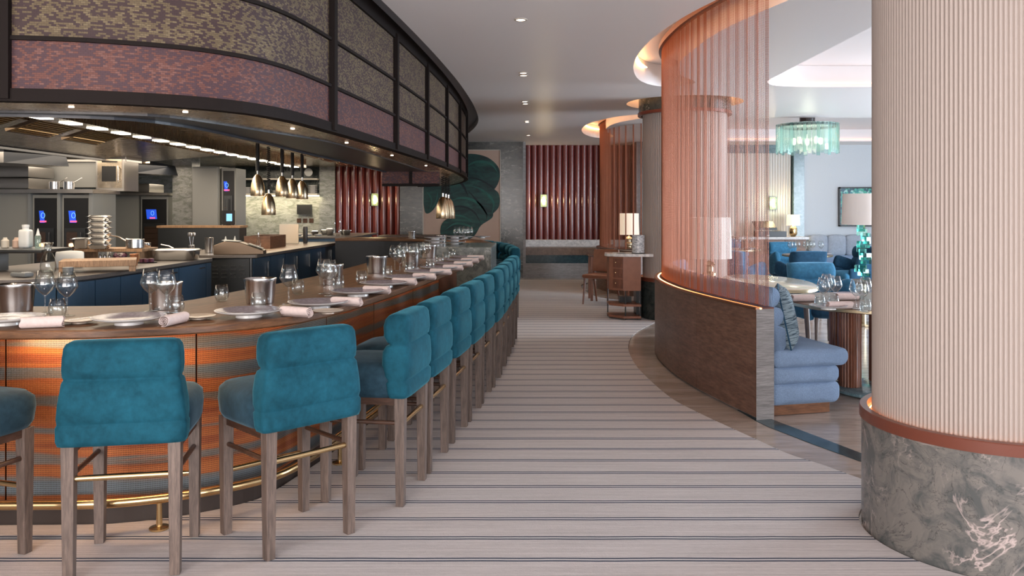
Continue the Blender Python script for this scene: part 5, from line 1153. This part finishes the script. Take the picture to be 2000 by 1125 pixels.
MB().lathe([(.421, .708), (.425, .712), (.425, .738), (.421, .742)], n=72, sx=1, sy=2.1, cap=False).build('edge_band', 'dull_brass', ot, smooth=True)
for x, y in ((.22, -.55), (.3, .25), (-.25, -.45), (-.25, .45), (.1, .68)): MB().tube([(x*.95, y*.95, .71), (x*1.08, y*1.05, .005)], [.03, .02], 10).build('leg', 'leg_wood', ot, smooth=True)

def ontab(x, y): return at(x, y, .751)
W = 'on the banquette table'
for (x, y), l in (((1608, 598), 'left one of the front group'), ((1620, 592), 'second of the front group'), ((1632, 594), 'right one of the front group'), ((1614, 588), 'rear one of the front group'), ((1672, 603), 'left one of the group beside the column'), ((1690, 598), 'middle one of the group beside the column'), ((1684, 607), 'front one of the group beside the column')):
    put('wg', ontab(x, y), 'angular wine glass %s, %s' % (W, l), 'wine glasses on the round table')
for (x, y), l in (((1601, 600), 'left one'), ((1628, 602), 'middle one'), ((1690, 610), 'one beside the column')): put('tu', ontab(x, y), 'water glass %s, %s' % (W, l), 'tumblers on the round table', 0, .95)
for (x, y), l in (((1567, 585), 'at its left edge'), ((1618, 604), 'at its front edge'), ((1660, 580), 'at its far edge')): put('pl', ontab(x, y), 'dinner plate %s, %s' % (W, l), 'dinner plates on the round table', 0, .85)
for (x, y, rz), l in (((1568, 589, 8), 'left one'), ((1640, 603, 4), 'front one'), ((1655, 586, 5), 'far one')): put('na', ontab(x, y), 'rolled pink napkin %s, %s' % (W, l), 'rolled napkins on the round table', rz, 1.1)
for k in range(7):
    put('wg', (4.66+.085*k, 13.70+.08*(k % 3), .751), 'wine glass on the middle dining table, %s from left' % ORD[k], 'wine glasses on the middle table')
for k, (x, y) in enumerate(((4.80, 13.45), (5.12, 13.46))): put('pl', (x, y, .751), 'dinner plate on the middle dining table, %s one' % ('left', 'right')[k], 'plates on the middle table', 0, .8)
put('na', (4.95, 13.33, .751), 'rolled napkin on the middle dining table', None, 5)
for k in range(6): put('wg', (4.03+.1*k, 15.5+.07*(k % 2), .751), 'wine glass on the table by the register console, %s from left' % ORD[k], 'wine glasses by the register console')
for k, x in enumerate((4.12, 4.45)): put('pl', (x, 15.32, .751), 'dinner plate on the table by the register console, %s one' % ('left', 'right')[k], 'plates by the register console', 0, .8)

# ================================================================ ARMCHAIRS
def armchair(mb, ms):
    t = empty('armchair'); tag(t, 'x', 'armchair', 'blue dining armchairs')
    MB().rbox((0, -.03, .415), (.54, .56, .15), .06, 8, puff=.02).build('seat', ms, t, smooth='all')
    m = MB(); rings = [(0, .24, .34, .22, .05), (0, .24, .36, .255, .065)]
    for z0, z1 in ((.36, .54), (.54, .71), (.71, .89)):
        for i in range(9):
            a = PI*i/8; z = z0+(z1-z0)*i/8; lean = (z-.36)*.14; f = .062+.040*math.sin(a)**.7
            rings.append((0, .245+lean-f/2+.03, z, .262+.008*math.sin(a), .03+f/2+.012))
    rings += [(0, .31, .895, .22, .04), (0, .31, .90, .12, .02)]
    m.loft(rings, 40, 5); m.build('backrest', mb, t, smooth='all')
    for sx in (-1, 1):
        w_ = MB(); w_.rbox((0, 0, 0), (.11, .36, .20), .05, 8, puff=.01, M=Matrix.Rotation(R(-18), 4, 'X') @ Matrix.Rotation(R(6*sx), 4, 'Z')); o = w_.build('armrest', mb, t, smooth='all'); o.location = (.265*sx, .07, .60)
        MB().rbox((.262*sx, .0, .43), (.07, .46, .24), .034, 6).build('side_panel', mb, t, smooth='all')
    for x, y in ((-.22, -.24), (.22, -.24), (-.2, .26), (.2, .26)): MB().tube([(x, y, .36), (x*1.06, y*1.08, .006)], [.022, .014], 8).build('leg', 'leg_wood', t, smooth=True)
    return t
ac = [(3.43, 9.0, 8, 'blue armchair facing the viewer behind the banquette table'), (4.22, 12.1, 190, 'large dark blue armchair seen squarely from behind past the oval table'), (3.48, 12.15, 118, 'blue armchair with ribbed back turned sideways left of the large one'), (5.52, 13.35, -75, 'dark blue armchair right of the middle dining table'), (3.75, 14.6, 60, 'blue armchair left of the table by the register console'), (4.4, 16.45, 0, 'blue armchair behind the table by the register console'), (5.05, 14.9, 10, 'blue armchair behind the middle dining table'), (4.05, 7.1, -70, 'blue armchair right of the round table hidden by the column')]
A0 = armchair('chair_blue', 'chair_navy'); A1 = armchair('chair_navy', 'chair_blue')
for o, i in ((A0, 0), (A1, 1)): o.location = (*ac[i][:2], 0); o.rotation_euler = (0, 0, R(ac[i][2])); o['label'] = ac[i][3]
for i in (2, 3, 4, 5, 6, 7): dup(A1 if i == 3 else A0, (*ac[i][:2], 0), R(ac[i][2]), ac[i][3])

# ================================================================ END OF THE DINING ROOM
cn = empty('register_console', (5.8, 18.4, 0)); tag(cn, 'red brown console with a white top under the brass sconce', 'console')
rel(MB().bx(5.0, 6.55, 18.05, 18.7, .84, .89), cn).build('top', 'white_marble', cn)
rel(MB().bx(5.1, 6.5, 18.12, 18.7, .02, .838), cn).build('body', 'red_wood', cn)
for k in range(3): d = rel(MB().bx(5.12+.46*k, 5.56+.46*k, 18.10, 18.119, .52, .82), cn).build('drawer', 'walnut', cn); rel(MB().rbox((5.34+.46*k, 18.085, .67), (.03, .03, .03), .014, 4), cn).build('knob', 'brass', d, smooth=True)
rg_ = empty('cash_register', (5.78, 18.35, .892)); tag(rg_, 'black cash register on the white topped console', 'cash register')
MB().box((0, 0, .06), (.62, .36, .12)).build('cash_drawer', 'black', rg_); MB().box((-.08, .02, .17), (.4, .28, .05)).build('base', 'black', rg_); MB().box((-.12, .03, .26), (.46, .30, .03), M=Matrix.Rotation(R(28), 4, 'X')).build('screen', 'dark_steel', rg_); MB().box((-.10, -.181, .03), (.05, .004, .03)).build('sticker', 'paper', rg_)
def gold_base(t): MB().rbox((0, 0, .12), (.15, .15, .22), .06, 8, puff=.02).build('base', 'brass', t, smooth='all')
drum_lamp('table_lamp', (6.30, 18.35, .892), .145, .24, .25, 7, 'small lit table lamp with a gold base on the console', gold_base)
def sconce(x, y, z, label, parent=None):
    t = empty('wall_sconce', (x, y, z)); tag(t, label, 'wall light')
    MB().box((0, 0, 0), (.14, .02, .28)).build('back_plate', 'brass', t)
    for dz in (-.07, .07): MB().rbox((0, -.045, dz), (.055, .055, .055), .027, 6).build('bulb', 'sconce_glow', t, smooth=True)
    g_ = MB()
    for dx in (-.07, .07): g_.box((dx, -.05, 0), (.006, .09, .28))
    g_.box((0, -.095, 0), (.14, .006, .28)); g_.build('glass_box', 'pale_glass', t)
    light('sconce_light', 'POINT', (x, y-.16, z), 9, (1, .74, .42), .05)
sconce(5.98, 18.80, pd(1514, 397, 18.8).z, 'brass and glass wall sconce on the cream reeded wall')
sconce(pd(1062, 392, 18.75).x, 18.78, pd(1062, 392, 18.75).z, 'brass wall sconce on the dark red reeded wall of the niche')
sconce(pd(733, 390, 18.5).x, 18.47, pd(733, 390, 18.5).z, 'brass wall sconce on the dark red wall beyond the kitchen')
# mosaic picture
pc = empty('framed_picture', (8.2, 18.77, 1.56)); tag(pc, 'large teal mosaic picture in a dark frame behind the tall lamp', 'picture')
t = NT('mosaic_art'); v = t.coord('Object', (1, 1, 1)); vo = t.n('ShaderNodeTexVoronoi'); vo.inputs['Scale'].default_value = 22; t.l(v, vo.inputs['Vector'])
sx_ = t.n('ShaderNodeSeparateColor'); t.l(vo.outputs['Color'], sx_.inputs[0]); t.col(t.ramp(sx_.outputs[0], [(.1, (.01, .08, .12)), (.4, (.02, .25, .26)), (.6, (.06, .42, .30)), (.85, (.35, .62, .58))], 'CONSTANT')); t.set(Roughness=.3)
MB().box((0, 0, 0), (1.38, .04, .84)).build('canvas', 'mosaic_art', pc)
for c_, d_ in (((-.70, -.01, 0), (.03, .07, .90)), ((.70, -.01, 0), (.03, .07, .90)), ((0, -.01, .435), (1.43, .07, .03)), ((0, -.01, -.435), (1.43, .07, .03))): MB().box(c_, d_).build('frame', 'black', pc)
# banquette against the end wall
plain('bench_pad', (.40, .45, .52), .9, noise=.1, nscale=30)
eb = empty('wall_bench', (8.0, 18.4, 0)); tag(eb, 'pale bench with a quilted back along the blue grey wall', 'bench')
MB().rbox((0, 0, .33), (2.5, .6, .26), .05, 6).build('seat', 'boucle_blue', eb, smooth='all')
for k in range(6): MB().rbox((-1.04+.416*k, .24, .68), (.41, .16, .46), .06, 6, puff=.02).build('back_pad', 'bench_pad', eb, smooth='all')
MB().bx(-1.25, 1.25, -.25, .28, .004, .198).build('plinth', 'walnut', eb)
# tall teal glass lamp on its side table
st = empty('side_table', (4.55, 10.6, 0)); tag(st, 'small dark side table under the teal glass lamp', 'table')
MB().lathe([(.25, .55), (.26, .56), (.26, .58)], n=36).build('tabletop', 'dark_wood', st, smooth=True); MB().lathe([(.03, .03), (.03, .55)], n=14).build('stem', 'dull_brass', st); MB().lathe([(.17, .004), (.17, .03)], n=30).build('foot', 'dull_brass', st)
def cubes(t):
    random.seed(9)
    for k in range(13):
        s_ = .075+.02*(k % 3); a = k*1.3
        MB().box((.035*math.cos(a), .035*math.sin(a), .05+.052*k), (s_, s_, .085), .4*k).build('glass_block', 'teal_glass', t)
L_ = drum_lamp('glass_lamp', (4.55, 10.6, .582), .27, .40, .72, 0, 'tall lamp of stacked teal glass blocks under a pale drum shade', cubes)
# second big lamp seen through the chains
drum_lamp('table_lamp', (2.35, 9.75, .762) if False else (2.42, 10.05, .622), .27, .50, .28, 0, 'large table lamp with wide drum shade behind the chain screen', stackbase(.28))
tt_ = empty('side_table', (2.42, 10.05, 0)); tag(tt_, 'dark side table carrying the wide shaded lamp behind the chain screen', 'table')
MB().lathe([(.19, .59), (.20, .595), (.20, .62)], n=36).build('tabletop', 'dark_wood', tt_, smooth=True); MB().lathe([(.03, .02), (.03, .59)], n=14).build('stem', 'dull_brass', tt_); MB().lathe([(.16, .004), (.16, .02)], n=30).build('foot', 'dull_brass', tt_)
# chandelier
cx_, cy_ = 4.83, 13.4
ch = empty('glass_chandelier', (cx_, cy_, 2.40)); tag(ch, 'round chandelier of pale aqua glass slats under the dining room ceiling', 'chandelier')
MB().lathe([(.12, .535), (.12, CZ+.26-2.40)], n=24).build('ceiling_cap', 'black', ch)
MB().lathe([(.46, .44), (.47, .46), (.46, .48)], n=40, cap=False).build('ring_frame', 'dark_steel', ch); MB().lathe([(.10, .50), (.44, .49), (.44, .484), (.10, .49)], n=40, cap=False).build('canopy', 'white_paint', ch)
n = 44
for i in range(n):
    a = 2*PI*i/n; z0 = .0+.04*((i*7) % 3)/2
    MB().box((.485*math.cos(a), .485*math.sin(a), z0/2+.25), (.014, .058, .48-z0), a).build('glass_slat', 'pale_glass' if i % 3 else 'aqua_glass', ch)
for i in range(5):
    a = 2*PI*i/5; MB().rbox((.22*math.cos(a), .22*math.sin(a), .22), (.07, .07, .12), .03, 5).build('bulb', 'dim_bulb', ch, smooth=True)
light('chandelier_light', 'POINT', (cx_, cy_, 2.6), 6, (1, .85, .65), .15)

# ---- corridor downlights
dl = [(1017, 38), (1022, 142), (1022.5, 147), (1025, 198), (1026, 202.5), (1029, 236), (1029.5, 238.5), (1032, 264)]
for k, (x, y) in enumerate(dl):
    D = F*(H-CZ)/(y-409.0); X = (x-1000)/F*D
    t = empty('ceiling_downlight', (X, D, CZ)); tag(t, 'small round recessed downlight in the corridor ceiling, %s from the viewer' % ORD[k], 'downlight', 'recessed downlights in the corridor ceiling')
    MB().lathe([(.036, -.001), (.052, -.001), (.052, -.005), (.036, -.007)], n=28, cap=False).build('trim_ring', 'cream_paint', t, smooth=True)
    MB().lathe([(.036, -.002), (.036, -.004)], n=24).build('lens', 'downlight', t)
    light('downlight_beam', 'SPOT', (X, D, CZ-.02), 22, (1, .80, .62), .04, spot=R(85))
# lamps set under the counter edge and coves give the warm pools of light
light('bar_under_light', 'AREA', (-1.85, 3.83, .905), 4, (1, .6, .3), .9, .04)
light('kitchen_flood', 'AREA', (-4.2, 8.0, 2.34), 26, (1, .86, .68), .2, 3)
